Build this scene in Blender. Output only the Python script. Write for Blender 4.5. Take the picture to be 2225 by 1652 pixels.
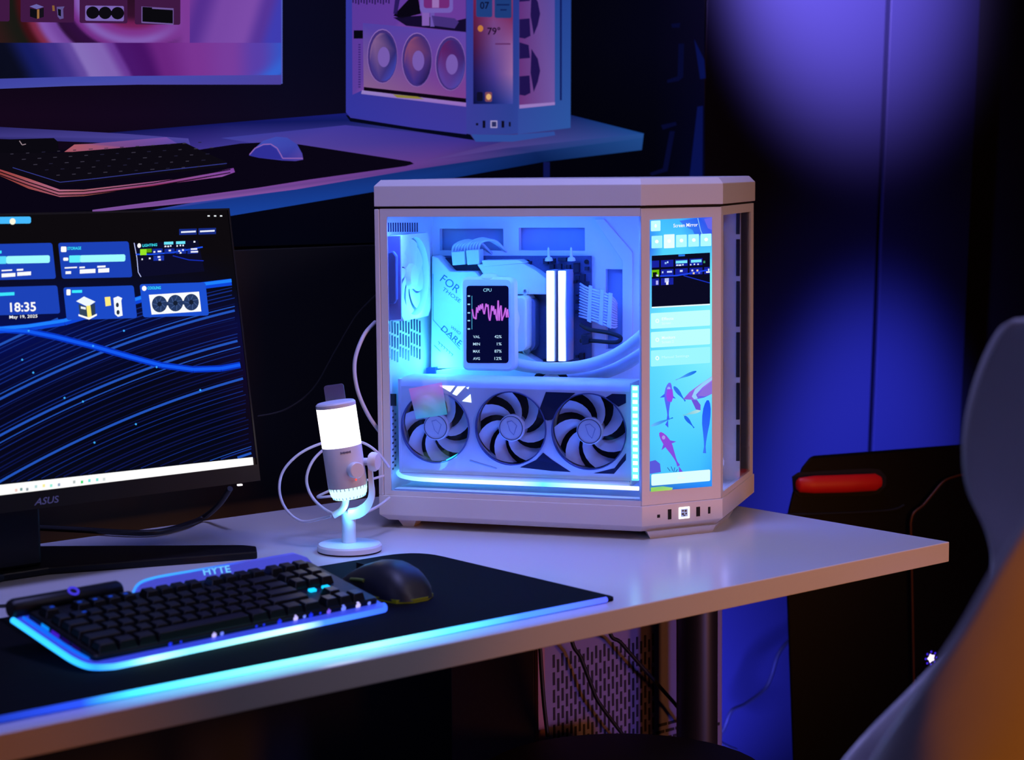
import bpy, math, random
from mathutils import Vector, Matrix

random.seed(7)
for o in list(bpy.data.objects):
    bpy.data.objects.remove(o, do_unlink=True)
SC = bpy.context.scene
COL = SC.collection

# ------------------------------------------------------------------ camera
IMG_W, IMG_H, FPX = 2225.0, 1652.0, 4316.55
CAM = Vector((-2.112682, -1.630745, 1.250887))
CR = Vector((0.7677713, -0.6406525, -0.0095723))
CU = Vector((0.0754805, 0.0756013, 0.9942772))
CD = Vector((0.6362625, 0.7641000, -0.1064013))
cam_data = bpy.data.cameras.new('camera')
cam_data.sensor_fit = 'HORIZONTAL'
cam_data.sensor_width = 36.0
cam_data.lens = FPX / IMG_W * 36.0
cam_data.clip_start = 0.05
cam_data.dof.use_dof = True
cam_data.dof.focus_distance = 2.72
cam_data.dof.aperture_fstop = 5.6
cam = bpy.data.objects.new('camera', cam_data)
cam.matrix_world = Matrix(((CR.x, CU.x, -CD.x, CAM.x), (CR.y, CU.y, -CD.y, CAM.y), (CR.z, CU.z, -CD.z, CAM.z), (0, 0, 0, 1)))
COL.objects.link(cam)
SC.camera = cam

# ------------------------------------------------------------------ world, exposure
SC.view_settings.view_transform = 'Standard'
SC.view_settings.look = 'None'
SC.view_settings.exposure = 0.0
SC.view_settings.gamma = 1.0
SC.view_settings.use_curve_mapping = False
world = bpy.data.worlds.new('dark_hall')
SC.world = world
world.use_nodes = True
bg = world.node_tree.nodes['Background']
bg.inputs['Color'].default_value = (0.30, 0.30, 0.85, 1)
bg.inputs['Strength'].default_value = 0.006


def look_rot(frm, to):
    return (Vector(to) - Vector(frm)).to_track_quat('-Z', 'Y').to_euler()


def area_light(name, loc, to, size, power, color, size_y=None):
    d = bpy.data.lights.new(name, 'AREA')
    d.energy, d.color, d.size = power, color, size
    if size_y:
        d.shape = 'RECTANGLE'
        d.size_y = size_y
    o = bpy.data.objects.new(name, d)
    o.location = loc
    o.rotation_euler = look_rot(loc, to)
    COL.objects.link(o)
    return o


def spot_light(name, loc, to, power, color, angle, blend=1.0, radius=0.05):
    d = bpy.data.lights.new(name, 'SPOT')
    d.energy, d.color, d.spot_size, d.spot_blend, d.shadow_soft_size = power, color, math.radians(angle), blend, radius
    o = bpy.data.objects.new(name, d)
    o.location = loc
    o.rotation_euler = look_rot(loc, to)
    COL.objects.link(o)
    return o


# hall lighting: a low warm lamp from the front right, mauve and violet spots above, plus added fills
spot_light('warm_stage_light', (0.6, -2.5, 0.50), (0.02, 0.0, 0.64), 72, (1.0, 0.34, 0.07), 32, 1.0, 0.15)
area_light('warm_fill_light', (-0.80, -2.5, 1.00), (-0.8, -0.6, 0.80), 0.4, 10.0, (1.0, 0.28, 0.03))  # added fill that warms the chair and the left desk edge
spot_light('mauve_ceiling_spot', (-0.20, -1.6, 2.3), (-0.40, 0.24, 0.88), 32, (0.96, 0.82, 1.0), 50, 0.9, 0.25)
spot_light('violet_ceiling_spot', (-0.95, 0.05, 3.0), (-0.70, 0.36, 0.75), 135, (0.35, 0.36, 1.0), 74, 0.7, 0.3)
area_light('violet_chair_fill', (-3.2, 0.2, 1.7), (-0.6, 0.1, 0.9), 0.5, 4.0, (0.38, 0.38, 1.0))  # added violet fill for the chair's rim
spot_light('violet_case_fill', (-0.05, -1.3, 0.50), (-0.1, 0.5, 0.40), 34, (0.25, 0.24, 1.0), 26, 1.0, 0.1)  # added fill that tints the case under the desk violet
# coloured wall washers
spot_light('violet_wall_washer', (0.62, 0.05, 1.85), (0.88, 0.93, 1.70), 980, (0.30, 0.22, 1.0), 50, 1.0, 0.06)
spot_light('blue_wall_washer', (0.90, -0.20, 1.50), (1.01, 0.98, 0.62), 980, (0.07, 0.09, 1.0), 32, 1.0, 0.08)
spot_light('blue_floor_uplight', (0.20, 0.72, 0.10), (0.62, 0.99, 0.34), 230, (0.07, 0.08, 1.0), 80, 1.0, 0.04)


# ------------------------------------------------------------------ measuring helpers
def ray(px, py):
    return CD + CR * ((px - IMG_W / 2) / FPX) - CU * ((py - IMG_H / 2) / FPX)


def hit(px, py, p0, n):
    v = ray(px, py)
    n = Vector(n)
    return CAM + v * (((Vector(p0) - CAM).dot(n)) / v.dot(n))


def at_depth(px, py, dist):
    return CAM + ray(px, py) * dist


def lin(c):
    out = []
    for x in c[:3]:
        x = x / 255.0
        out.append(x / 12.92 if x <= 0.04045 else ((x + 0.055) / 1.055) ** 2.4)
    return tuple(out)


# ------------------------------------------------------------------ materials
MATS = {}


def mat(name, base=(200, 200, 200), rough=0.5, metal=0.0, emit=None, strength=0.0, bump=0.0, scale=60.0, var=0.06, spec=0.5, coat=0.0, alpha=1.0, trans=0.0):
    if name in MATS:
        return MATS[name]
    m = bpy.data.materials.new(name)
    m.use_nodes = True
    nt = m.node_tree
    b = nt.nodes['Principled BSDF']
    c = lin(base)
    b.inputs['Roughness'].default_value = rough
    b.inputs['Metallic'].default_value = metal
    b.inputs['Specular IOR Level'].default_value = spec
    b.inputs['Coat Weight'].default_value = coat
    b.inputs['Transmission Weight'].default_value = trans
    tc = nt.nodes.new('ShaderNodeTexCoord')
    nz = nt.nodes.new('ShaderNodeTexNoise')
    nz.inputs['Scale'].default_value = scale
    nz.inputs['Detail'].default_value = 3.0
    nt.links.new(tc.outputs['Object'], nz.inputs['Vector'])
    mx = nt.nodes.new('ShaderNodeMix')
    mx.data_type = 'RGBA'
    mx.inputs[6].default_value = (*[x * (1 - var) for x in c], 1)
    mx.inputs[7].default_value = (*[min(1, x * (1 + var)) for x in c], 1)
    nt.links.new(nz.outputs['Fac'], mx.inputs[0])
    nt.links.new(mx.outputs[2], b.inputs['Base Color'])
    if bump:
        bp = nt.nodes.new('ShaderNodeBump')
        bp.inputs['Strength'].default_value = bump
        bp.inputs['Distance'].default_value = 0.001
        nt.links.new(nz.outputs['Fac'], bp.inputs['Height'])
        nt.links.new(bp.outputs['Normal'], b.inputs['Normal'])
    if emit is not None:
        b.inputs['Emission Color'].default_value = (*lin(emit), 1)
        b.inputs['Emission Strength'].default_value = strength
    MATS[name] = m
    return m


def glow(name, color, strength):
    if name in MATS:
        return MATS[name]
    m = bpy.data.materials.new(name)
    m.use_nodes = True
    nt = m.node_tree
    nt.nodes.clear()
    out = nt.nodes.new('ShaderNodeOutputMaterial')
    e = nt.nodes.new('ShaderNodeEmission')
    e.inputs['Color'].default_value = (*lin(color), 1)
    e.inputs['Strength'].default_value = strength
    nt.links.new(e.outputs[0], out.inputs[0])
    MATS[name] = m
    return m


def painted_glow(name, strength=1.0, attr='Col'):
    """a display or a backlit print: the picture is stored in the mesh colours"""
    m = bpy.data.materials.new(name)
    m.use_nodes = True
    nt = m.node_tree
    nt.nodes.clear()
    out = nt.nodes.new('ShaderNodeOutputMaterial')
    e = nt.nodes.new('ShaderNodeEmission')
    a = nt.nodes.new('ShaderNodeVertexColor')
    a.layer_name = attr
    nt.links.new(a.outputs['Color'], e.inputs['Color'])
    e.inputs['Strength'].default_value = strength
    nt.links.new(e.outputs[0], out.inputs[0])
    MATS[name] = m
    return m


def strip_glow(name, axis, stops, strength):
    """an LED strip whose colour changes along its length (object coordinates)"""
    m = bpy.data.materials.new(name)
    m.use_nodes = True
    nt = m.node_tree
    nt.nodes.clear()
    out = nt.nodes.new('ShaderNodeOutputMaterial')
    e = nt.nodes.new('ShaderNodeEmission')
    tc = nt.nodes.new('ShaderNodeTexCoord')
    sp = nt.nodes.new('ShaderNodeSeparateXYZ')
    mr = nt.nodes.new('ShaderNodeMapRange')
    cr = nt.nodes.new('ShaderNodeValToRGB')
    a, b = stops[0][0], stops[-1][0]
    mr.inputs[1].default_value, mr.inputs[2].default_value = a, b
    while len(cr.color_ramp.elements) < len(stops):
        cr.color_ramp.elements.new(0.5)
    for el, (p, c) in zip(cr.color_ramp.elements, stops):
        el.position = (p - a) / (b - a)
        el.color = (*lin(c), 1)
    nt.links.new(tc.outputs['Object'], sp.inputs[0])
    nt.links.new(sp.outputs[axis], mr.inputs[0])
    nt.links.new(mr.outputs[0], cr.inputs[0])
    nt.links.new(cr.outputs[0], e.inputs[0])
    e.inputs['Strength'].default_value = strength
    nt.links.new(e.outputs[0], out.inputs[0])
    MATS[name] = m
    return m


def glass(name, tint=(250, 252, 255), rough=0.02):
    if name in MATS:
        return MATS[name]
    m = bpy.data.materials.new(name)
    m.use_nodes = True
    nt = m.node_tree
    nt.nodes.clear()
    out = nt.nodes.new('ShaderNodeOutputMaterial')
    t = nt.nodes.new('ShaderNodeBsdfTransparent')
    t.inputs[0].default_value = (*lin(tint), 1)
    g = nt.nodes.new('ShaderNodeBsdfGlossy')
    g.inputs['Roughness'].default_value = rough
    fr = nt.nodes.new('ShaderNodeFresnel')
    # same index from either side of the pane
    ge = nt.nodes.new('ShaderNodeNewGeometry')
    mm = nt.nodes.new('ShaderNodeMapRange')
    mm.inputs[3].default_value, mm.inputs[4].default_value = 1.3, 1.0 / 1.3
    nt.links.new(ge.outputs['Backfacing'], mm.inputs[0])
    nt.links.new(mm.outputs[0], fr.inputs[0])
    mx = nt.nodes.new('ShaderNodeMixShader')
    nt.links.new(fr.outputs[0], mx.inputs[0])
    nt.links.new(t.outputs[0], mx.inputs[1])
    nt.links.new(g.outputs[0], mx.inputs[2])
    nt.links.new(mx.outputs[0], out.inputs[0])
    MATS[name] = m
    return m


# ------------------------------------------------------------------ mesh building
class MB:
    def __init__(self, M=None):
        self.v, self.f, self.M = [], [], M

    def p(self, co):
        co = Vector(co)
        if self.M is not None:
            co = self.M @ co
        self.v.append(tuple(co))
        return len(self.v) - 1

    def face(self, idx):
        self.f.append(tuple(idx))

    def poly(self, pts):
        self.face([self.p(q) for q in pts])

    def box(self, x0, x1, y0, y1, z0, z1):
        i = [self.p((x, y, z)) for z in (z0, z1) for y in (y0, y1) for x in (x0, x1)]
        for q in ((0, 2, 3, 1), (4, 5, 7, 6), (0, 1, 5, 4), (2, 6, 7, 3), (0, 4, 6, 2), (1, 3, 7, 5)):
            self.face([i[k] for k in q])
        return self

    def rings(self, rs, close0=True, close1=True, loop=True):
        """rs: list of rings (lists of points, equal counts) joined in order"""
        ids = [[self.p(q) for q in r] for r in rs]
        n = len(ids[0])
        for a, b in zip(ids, ids[1:]):
            for k in range(n if loop else n - 1):
                k2 = (k + 1) % n
                self.face((a[k], a[k2], b[k2], b[k]))
        if close0:
            self.face(list(reversed(ids[0])))
        if close1:
            self.face(ids[-1])
        return self

    def prism(self, poly, vec):
        """poly: 3D points, swept by vec"""
        vec = Vector(vec)
        return self.rings([poly, [Vector(q) + vec for q in poly]])

    def cyl(self, a, b, r0, r1=None, n=24, caps=True):
        a, b = Vector(a), Vector(b)
        r1 = r0 if r1 is None else r1
        z = (b - a).normalized()
        x = z.orthogonal().normalized()
        y = z.cross(x)
        c = [(math.cos(2 * math.pi * k / n), math.sin(2 * math.pi * k / n)) for k in range(n)]
        return self.rings([[a + (x * s + y * t) * r0 for s, t in c], [b + (x * s + y * t) * r1 for s, t in c]], caps, caps)

    def lathe(self, prof, origin=(0, 0, 0), axis=(0, 0, 1), n=32):
        """prof: (radius, height) pairs"""
        o, z = Vector(origin), Vector(axis).normalized()
        x = z.orthogonal().normalized()
        y = z.cross(x)
        c = [(math.cos(2 * math.pi * k / n), math.sin(2 * math.pi * k / n)) for k in range(n)]
        return self.rings([[o + z * h + (x * s + y * t) * max(r, 1e-5) for s, t in c] for r, h in prof])

    def tube(self, pts, r, n=10, smooth=6):
        pts = spline(pts, smooth) if smooth else [Vector(q) for q in pts]
        rs, prev = [], None
        for k, q in enumerate(pts):
            t = (pts[min(k + 1, len(pts) - 1)] - pts[max(k - 1, 0)]).normalized()
            x = t.orthogonal().normalized() if prev is None else (prev - t * prev.dot(t)).normalized()
            prev = x
            y = t.cross(x)
            rs.append([q + (x * math.cos(2 * math.pi * j / n) + y * math.sin(2 * math.pi * j / n)) * r for j in range(n)])
        return self.rings(rs)


def spline(pts, k):
    pts = [Vector(q) for q in pts]
    out = []
    for i in range(len(pts) - 1):
        p0, p1, p2, p3 = pts[max(i - 1, 0)], pts[i], pts[i + 1], pts[min(i + 2, len(pts) - 1)]
        for j in range(k):
            t = j / k
            out.append(0.5 * ((2 * p1) + (p2 - p0) * t + (2 * p0 - 5 * p1 + 4 * p2 - p3) * t * t + (3 * p1 - p0 - 3 * p2 + p3) * t ** 3))
    out.append(pts[-1])
    return out


def build(name, mb, m, parent=None, smooth=None, bevel=0.0, seg=2, colors=None):
    me = bpy.data.meshes.new(name)
    me.from_pydata(mb.v, [], mb.f)
    if colors is not None:
        ca = me.color_attributes.new('Col', 'FLOAT_COLOR', 'POINT')
        flat = []
        for c in colors:
            flat += [c[0], c[1], c[2], 1.0]
        ca.data.foreach_set('color', flat)
    me.update()
    if smooth is not None:
        me.shade_smooth()
        me.set_sharp_from_angle(angle=math.radians(smooth))
    o = bpy.data.objects.new(name, me)
    me.materials.append(m)
    COL.objects.link(o)
    if parent is not None:
        o.parent = parent
    if bevel:
        md = o.modifiers.new('bevel', 'BEVEL')
        md.width, md.segments, md.limit_method, md.angle_limit = bevel, seg, 'ANGLE', math.radians(35)
    return o


def copy_part(o, parent, M=None):
    c = o.copy()
    COL.objects.link(c)
    c.parent = parent
    if M is not None:
        c.matrix_local = M
    return c


def thing(name, label, cat, loc=(0, 0, 0), rotz=0.0, group=None):
    o = bpy.data.objects.new(name, None)
    COL.objects.link(o)
    o.empty_display_size = 0.05
    o.location = loc
    o.rotation_euler = (0, 0, rotz)
    o['label'], o['category'] = label, cat
    if group:
        o['group'] = group
    return o


def tag(o, label, cat, group=None):
    o['label'], o['category'] = label, cat
    if group:
        o['group'] = group
    return o


def rot_m(loc, rotz):
    return Matrix.Translation(Vector(loc)) @ Matrix.Rotation(rotz, 4, 'Z')


# lettering is drawn once, while the scene is nearly empty
TEXTS = {}


def text_outline(body, bold=0.0):
    key = (body, bold)
    if key not in TEXTS:
        cu = bpy.data.curves.new('lettering', 'FONT')
        cu.body = body
        cu.size = 1.0
        cu.offset = bold
        cu.resolution_u = 3
        o = bpy.data.objects.new('lettering', cu)
        COL.objects.link(o)
        dg = bpy.context.evaluated_depsgraph_get()
        me = bpy.data.meshes.new_from_object(o.evaluated_get(dg))
        vs = [tuple(v.co) for v in me.vertices]
        fs = [tuple(p.vertices) for p in me.polygons]
        x0, x1 = min(v[0] for v in vs), max(v[0] for v in vs)
        y0, y1 = min(v[1] for v in vs), max(v[1] for v in vs)
        TEXTS[key] = ([((v[0] - x0) / (x1 - x0), (v[1] - y0) / (y1 - y0)) for v in vs], fs)
        bpy.data.objects.remove(o)
        bpy.data.curves.remove(cu)
        bpy.data.meshes.remove(me)
    return TEXTS[key]


class Sheet:
    """a flat picture: polygons given by photograph pixels, laid on a plane of the place and coloured one by one"""

    def __init__(self, p0, n, root=None, step=0.00025):
        self.p0, self.n, self.step = Vector(p0), Vector(n).normalized(), step
        if self.n.dot(CAM - self.p0) < 0:
            self.n.negate()
        self.inv = root.matrix_basis.inverted() if root is not None else Matrix.Identity(4)
        self.new()

    def new(self):
        self.mb, self.c = MB(), []

    def at(self, px, py, layer=0):
        return self.inv @ (hit(px, py, self.p0, self.n) + self.n * (self.step * layer))

    def poly(self, pts, col, layer=0):
        n = len(pts)
        cols = [lin(c) for c in col] if isinstance(col[0], (tuple, list)) else [lin(col)] * n
        self.mb.face([self.mb.p(self.at(x, y, layer)) for x, y in pts])
        self.c += cols

    def rect(self, x0, y0, x1, y1, col, layer=0, slope=0.0, lean=0.0, r=0):
        """slope: dy/dx of the level edges, lean: dx/dy of the upright ones"""
        def q(x, y):
            return (x + lean * (y - y0), y + slope * (x - x0))
        if r:
            pts = []
            for cx, cy, a0 in ((x1 - r, y0 + r, -90), (x1 - r, y1 - r, 0), (x0 + r, y1 - r, 90), (x0 + r, y0 + r, 180)):
                for k in range(4):
                    a = math.radians(a0 + 30 * k)
                    pts.append(q(cx + r * math.cos(a), cy + r * math.sin(a)))
        else:
            pts = [q(x0, y0), q(x1, y0), q(x1, y1), q(x0, y1)]
        self.poly(pts, col, layer)

    def disc(self, x, y, rx, ry, col, layer=0, n=24):
        self.poly([(x + rx * math.cos(2 * math.pi * k / n), y + ry * math.sin(2 * math.pi * k / n)) for k in range(n)], col, layer)

    def line(self, pts, w, col, layer=0):
        for a, b in zip(pts, pts[1:]):
            dx, dy = b[0] - a[0], b[1] - a[1]
            L = math.hypot(dx, dy) or 1
            ox, oy = -dy / L * w / 2, dx / L * w / 2
            self.poly([(a[0] + ox, a[1] + oy), (b[0] + ox, b[1] + oy), (b[0] - ox, b[1] - oy), (a[0] - ox, a[1] - oy)], col, layer)

    def grid(self, xs, ys, colors, layer=0, sub=3, warp=None):
        """smooth colour field: colors[row][col] at (xs[col], ys[row])"""
        def lerp(a, b, t):
            return [a[i] + (b[i] - a[i]) * t for i in range(3)]
        cols, rows = [], []
        for j in range(len(xs) - 1):
            cols += [(j, k / sub) for k in range(sub)]
        cols.append((len(xs) - 2, 1.0))
        for i in range(len(ys) - 1):
            rows += [(i, k / sub) for k in range(sub)]
        rows.append((len(ys) - 2, 1.0))
        ids = []
        for i, ti in rows:
            r = []
            for j, tj in cols:
                x = xs[j] + (xs[j + 1] - xs[j]) * tj
                y = ys[i] + (ys[i + 1] - ys[i]) * ti
                c = lerp(lerp(colors[i][j], colors[i][j + 1], tj), lerp(colors[i + 1][j], colors[i + 1][j + 1], tj), ti)
                if warp:
                    x, y = warp(x, y)
                r.append(self.mb.p(self.at(x, y, layer)))
                self.c.append(lin(c))
            ids.append(r)
        for a, b in zip(ids, ids[1:]):
            for k in range(len(a) - 1):
                self.mb.face((a[k], a[k + 1], b[k + 1], b[k]))

    def text(self, body, quad, col, layer=0, bold=0.0):
        """quad: pixel corners top-left, top-right, bottom-right, bottom-left"""
        vs, fs = text_outline(body, bold)
        tl, tr, br, bl = quad
        base = len(self.mb.v)
        for u, w in vs:
            x = (bl[0] * (1 - u) + br[0] * u) * (1 - w) + (tl[0] * (1 - u) + tr[0] * u) * w
            y = (bl[1] * (1 - u) + br[1] * u) * (1 - w) + (tl[1] * (1 - u) + tr[1] * u) * w
            self.mb.p(self.at(x, y, layer))
            self.c.append(lin(col))
        for q in fs:
            self.mb.face([base + k for k in q])

    def done(self, name, m, parent):
        o = build(name, self.mb, m, parent, colors=self.c)
        self.new()
        return o


def quad(x0, y0, x1, y1, slope=0.0, lean=0.0):
    return [(x0, y0), (x1, y0 + slope * (x1 - x0)), (x1 + lean * (y1 - y0), y1 + slope * (x1 - x0)), (x0 + lean * (y1 - y0), y1)]


def inset(poly, d):
    """inward offset of a convex counter-clockwise polygon"""
    n = len(poly)
    out = []
    for k in range(n):
        a, b, c = Vector(poly[k - 1]), Vector(poly[k]), Vector(poly[(k + 1) % n])
        e1, e2 = (b - a).normalized(), (c - b).normalized()
        n1, n2 = Vector((-e1.y, e1.x)), Vector((-e2.y, e2.x))
        m = (n1 + n2).normalized()
        out.append(b + m * (d / max(0.2, m.dot(n1))))
    return out


def round_poly(poly, r, n=5):
    out = []
    for k in range(len(poly)):
        a, b, c = Vector(poly[k - 1]), Vector(poly[k]), Vector(poly[(k + 1) % len(poly)])
        rr = r[k] if isinstance(r, (list, tuple)) else r
        p, q = b + (a - b).normalized() * rr, b + (c - b).normalized() * rr
        for j in range(n + 1):
            t = j / n
            out.append(p * (1 - t) ** 2 + b * 2 * t * (1 - t) + q * t * t)
    return out

# ------------------------------------------------------------------ shared materials
M_CASE = mat('white_powder_coat', (214, 212, 216), 0.42, bump=0.03, scale=900, var=0.02)
M_CASE_IN = mat('white_painted_steel', (222, 226, 232), 0.5, var=0.02)
M_WHITE = mat('white_plastic', (226, 226, 230), 0.4, var=0.02)
M_BLACK = mat('black_plastic', (7, 7, 9), 0.45, var=0.1, spec=0.3)
M_MATTE = mat('matte_black', (7, 7, 9), 0.8, var=0.1)
M_RUBBER = mat('black_rubber', (10, 10, 12), 0.7, bump=0.1)
M_CABLE_B = mat('black_cable_jacket', (16, 16, 20), 0.5)
M_CABLE_W = mat('white_cable_jacket', (205, 205, 214), 0.45)
M_GLASS = glass('clear_glass')
M_TINT = glass('blue_tinted_glass', (230, 240, 255))
M_DESK = mat('white_laminate', (212, 208, 210), 0.20, bump=0.015, scale=220, var=0.015, spec=0.45)
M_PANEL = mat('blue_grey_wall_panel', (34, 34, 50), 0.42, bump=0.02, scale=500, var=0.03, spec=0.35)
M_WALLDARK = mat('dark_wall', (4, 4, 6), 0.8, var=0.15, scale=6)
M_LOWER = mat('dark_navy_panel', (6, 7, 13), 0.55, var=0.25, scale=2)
M_FLOOR = mat('dark_carpet', (13, 12, 15), 0.95, bump=0.6, scale=400, var=0.3)
M_NAVY = mat('navy_plastic', (20, 24, 60), 0.4)
M_SILVER = mat('brushed_metal', (150, 152, 160), 0.35, metal=0.9)
PRINT = painted_glow('backlit_print', 1.0)
SCREEN = painted_glow('display_picture', 1.0)

# ------------------------------------------------------------------ the room
TILT = math.radians(2.2)
WALL_P = Vector((0, 0.97, 1.13))
WALL_N = Vector((0, -math.cos(TILT), -math.sin(TILT)))       # the partition leans slightly into the hall


def wall_y(z):
    return WALL_P.y - math.tan(TILT) * (z - WALL_P.z)


def struct(name, mb, m, parent=None, **k):
    o = build(name, mb, m, parent, **k)
    if parent is None:
        o['kind'] = 'structure'
    return o


b = MB()
b.box(-6, 4, -6, 1.6, -0.05, 0.0)
struct('floor', b, M_FLOOR)


def wall_slab(x0, x1, z0, z1, front, back, x0t=None, x1t=None):
    """upright slab parallel to the leaning partition; front/back are offsets towards the hall"""
    x0t = x0 if x0t is None else x0t
    x1t = x1 if x1t is None else x1t
    mb = MB()
    r = []
    for off in (back, front):
        r.append([(x0, wall_y(z0) - off, z0), (x1, wall_y(z0) - off, z0), (x1t, wall_y(z1) - off, z1), (x0t, wall_y(z1) - off, z1)])
    mb.rings(r)
    return mb


wall = struct('wall_back', wall_slab(-4.5, 3.5, -0.0, 3.0, -0.03, -0.13), M_WALLDARK)


def wx(px, py, off=0.0):
    return hit(px, py, WALL_P + WALL_N * off, WALL_N)


# panel limits measured along the wall
xl = wx(1531, 190).x
xs0, xs1 = wx(1908, 480).x - 0.002, wx(1916, 480).x + 0.002
xr = wx(2108, 480).x
build('wall_panel', wall_slab(xl, xs0, 0.0, 2.9, 0.0, -0.03), M_PANEL, wall, bevel=0.002)
build('wall_panel', wall_slab(xs1, xr, 0.0, 2.9, 0.0, -0.03), M_PANEL, wall, bevel=0.002)
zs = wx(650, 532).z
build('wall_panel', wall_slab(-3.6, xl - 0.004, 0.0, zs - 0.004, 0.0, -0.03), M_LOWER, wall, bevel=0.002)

# ------------------------------------------------------------------ backlit wall print of another desk
poster = build('wall_print', wall_slab(-3.6, xl - 0.004, zs + 0.004, 2.9, 0.0, -0.03), M_MATTE)
tag(poster, 'large backlit wall print of a desk with a white computer, keyboard and mouse', 'poster')
SP = Sheet(WALL_P + WALL_N * 0.0006, WALL_N, None, 0.0004)

# dark ground of the print
xs = [-700, 0, 300, 620, 900, 1200, 1420, 1531]
SP.grid(xs, [-460, 100, 250, 400, 470, 535], [
    [(4, 4, 14)] * 3 + [(9, 8, 30), (8, 7, 26), (3, 3, 12), (4, 4, 22), (14, 12, 44)],
    [(10, 5, 18)] * 3 + [(8, 8, 30), (7, 6, 22), (3, 3, 12), (4, 4, 20), (8, 6, 30)],
    [(22, 7, 26), (20, 7, 26), (18, 7, 28), (12, 9, 30), (8, 6, 22), (2, 2, 10), (3, 3, 14), (4, 4, 28)],
    [(12, 5, 18), (12, 5, 18), (10, 5, 18), (5, 5, 18), (3, 3, 12), (2, 2, 10), (2, 2, 10), (3, 4, 30)],
    [(4, 4, 14)] * 3 + [(4, 4, 16), (3, 3, 12), (2, 2, 9), (2, 2, 10), (2, 3, 24)],
    [(4, 4, 14)] * 3 + [(3, 4, 16), (2, 2, 10), (2, 2, 8), (2, 2, 9), (2, 3, 20)]], 0, 4,
    warp=lambda x, y: (x, y + (0 if y < 400 else (y - 400) / 135 * (650 - x) * 0.029 - (y - 400) / 135 * 3)))
SP.done('printed_backdrop', PRINT, poster)
# faint blue chair shapes at the print's right end
for pts in ([(1508, 85), (1530, 130), (1533, 170), (1521, 172)], [(1515, 232), (1527, 230), (1526, 384), (1498, 384)], [(1474, 95), (1486, 95), (1484, 168), (1474, 176), (1450, 180), (1449, 174), (1472, 166)],
            [(1436, 272), (1468, 265), (1470, 272), (1440, 282)], [(1455, 285), (1466, 285), (1450, 372), (1415, 382), (1412, 376), (1440, 366)], [(1458, 52), (1478, 50), (1476, 60), (1460, 60)]):
    SP.poly(pts, (6, 9, 46) if pts[0][0] < 1500 else (8, 16, 74), 1)
SP.done('printed_chair', PRINT, poster)

# printed monitor
def ramp(t, stops):
    for (a, ca), (c, cc) in zip(stops, stops[1:]):
        if t <= c:
            k = min(1.0, max(0.0, (t - a) / (c - a)))
            k = k * k * (3 - 2 * k)
            return [ca[i] + (cc[i] - ca[i]) * k for i in range(3)]
    return list(stops[-1][1])


SWIRL = [(0, (40, 14, 36)), (52, (48, 16, 42)), (78, (112, 30, 84)), (98, (124, 52, 140)), (122, (130, 92, 178)), (142, (112, 44, 130)), (152, (46, 14, 60)), (178, (42, 14, 52)), (188, (112, 66, 154)), (214, (128, 84, 172)),
         (232, (122, 40, 70)), (250, (60, 16, 22)), (268, (24, 24, 20)), (320, (44, 24, 24)), (400, (34, 18, 30))]
LOWER = [(-150, (6, 8, 14)), (0, (10, 12, 30)), (50, (22, 28, 96)), (110, (60, 46, 132)), (146, (96, 70, 156)), (160, (132, 108, 184)), (212, (128, 98, 178)), (240, (104, 56, 148)), (254, (72, 22, 106)), (300, (70, 18, 100)), (340, (104, 36, 126)), (420, (120, 52, 146)), (500, (118, 60, 156)), (560, (88, 62, 168)), (620, (52, 84, 196))]
RIGHT = [(0, (118, 58, 150)), (40, (84, 46, 142)), (90, (118, 70, 164)), (150, (122, 74, 168)), (185, (84, 52, 152)), (215, (62, 60, 176))]


def printed_field(x, y):
    if y < 93 and x < 412:
        r_ = math.hypot(x - 292, (y + 8) * 1.25)
        c = ramp(r_, SWIRL)
        k = min(1.0, max(0.0, (x - 330) / 70))
        return [c[i] + ((122, 56, 148)[i] - c[i]) * k for i in range(3)]
    if y < 93:
        c = ramp(x - 400 + y * 0.3, RIGHT)
    else:
        c = ramp(x - (y - 93) * 0.55 * min(1.0, max(0.0, (480 - x) / 200)), LOWER)
    d = (x - 612) * 0.75 + (y - 165)
    k = math.exp(-((d + 18) / 22.0) ** 2)
    c = [c[i] + ((52, 98, 210)[i] - c[i]) * k for i in range(3)]
    k = min(1.0, max(0.0, (d + 8) / 14))
    return [c[i] + ((14, 62, 108)[i] - c[i]) * k for i in range(3)]


def field(x0, x1, y0, y1, nx, ny):
    xs_ = [x0 + (x1 - x0) * k / nx for k in range(nx + 1)]
    ys_ = [y0 + (y1 - y0) * k / ny for k in range(ny + 1)]
    SP.grid(xs_, ys_, [[printed_field(min(x, x1 - 0.01), min(y, y1 - 0.01)) for x in xs_] for y in ys_], 1, 1, warp=lambda x, y: (x, y if y < 160 else y + max(0, (300 - x)) * 0.018))


field(-460, 412, -260, 93, 174, 70)
field(412.0, 612, -260, 93, 40, 50)
field(-460, 612, 93.02, 168, 200, 20)
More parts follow.
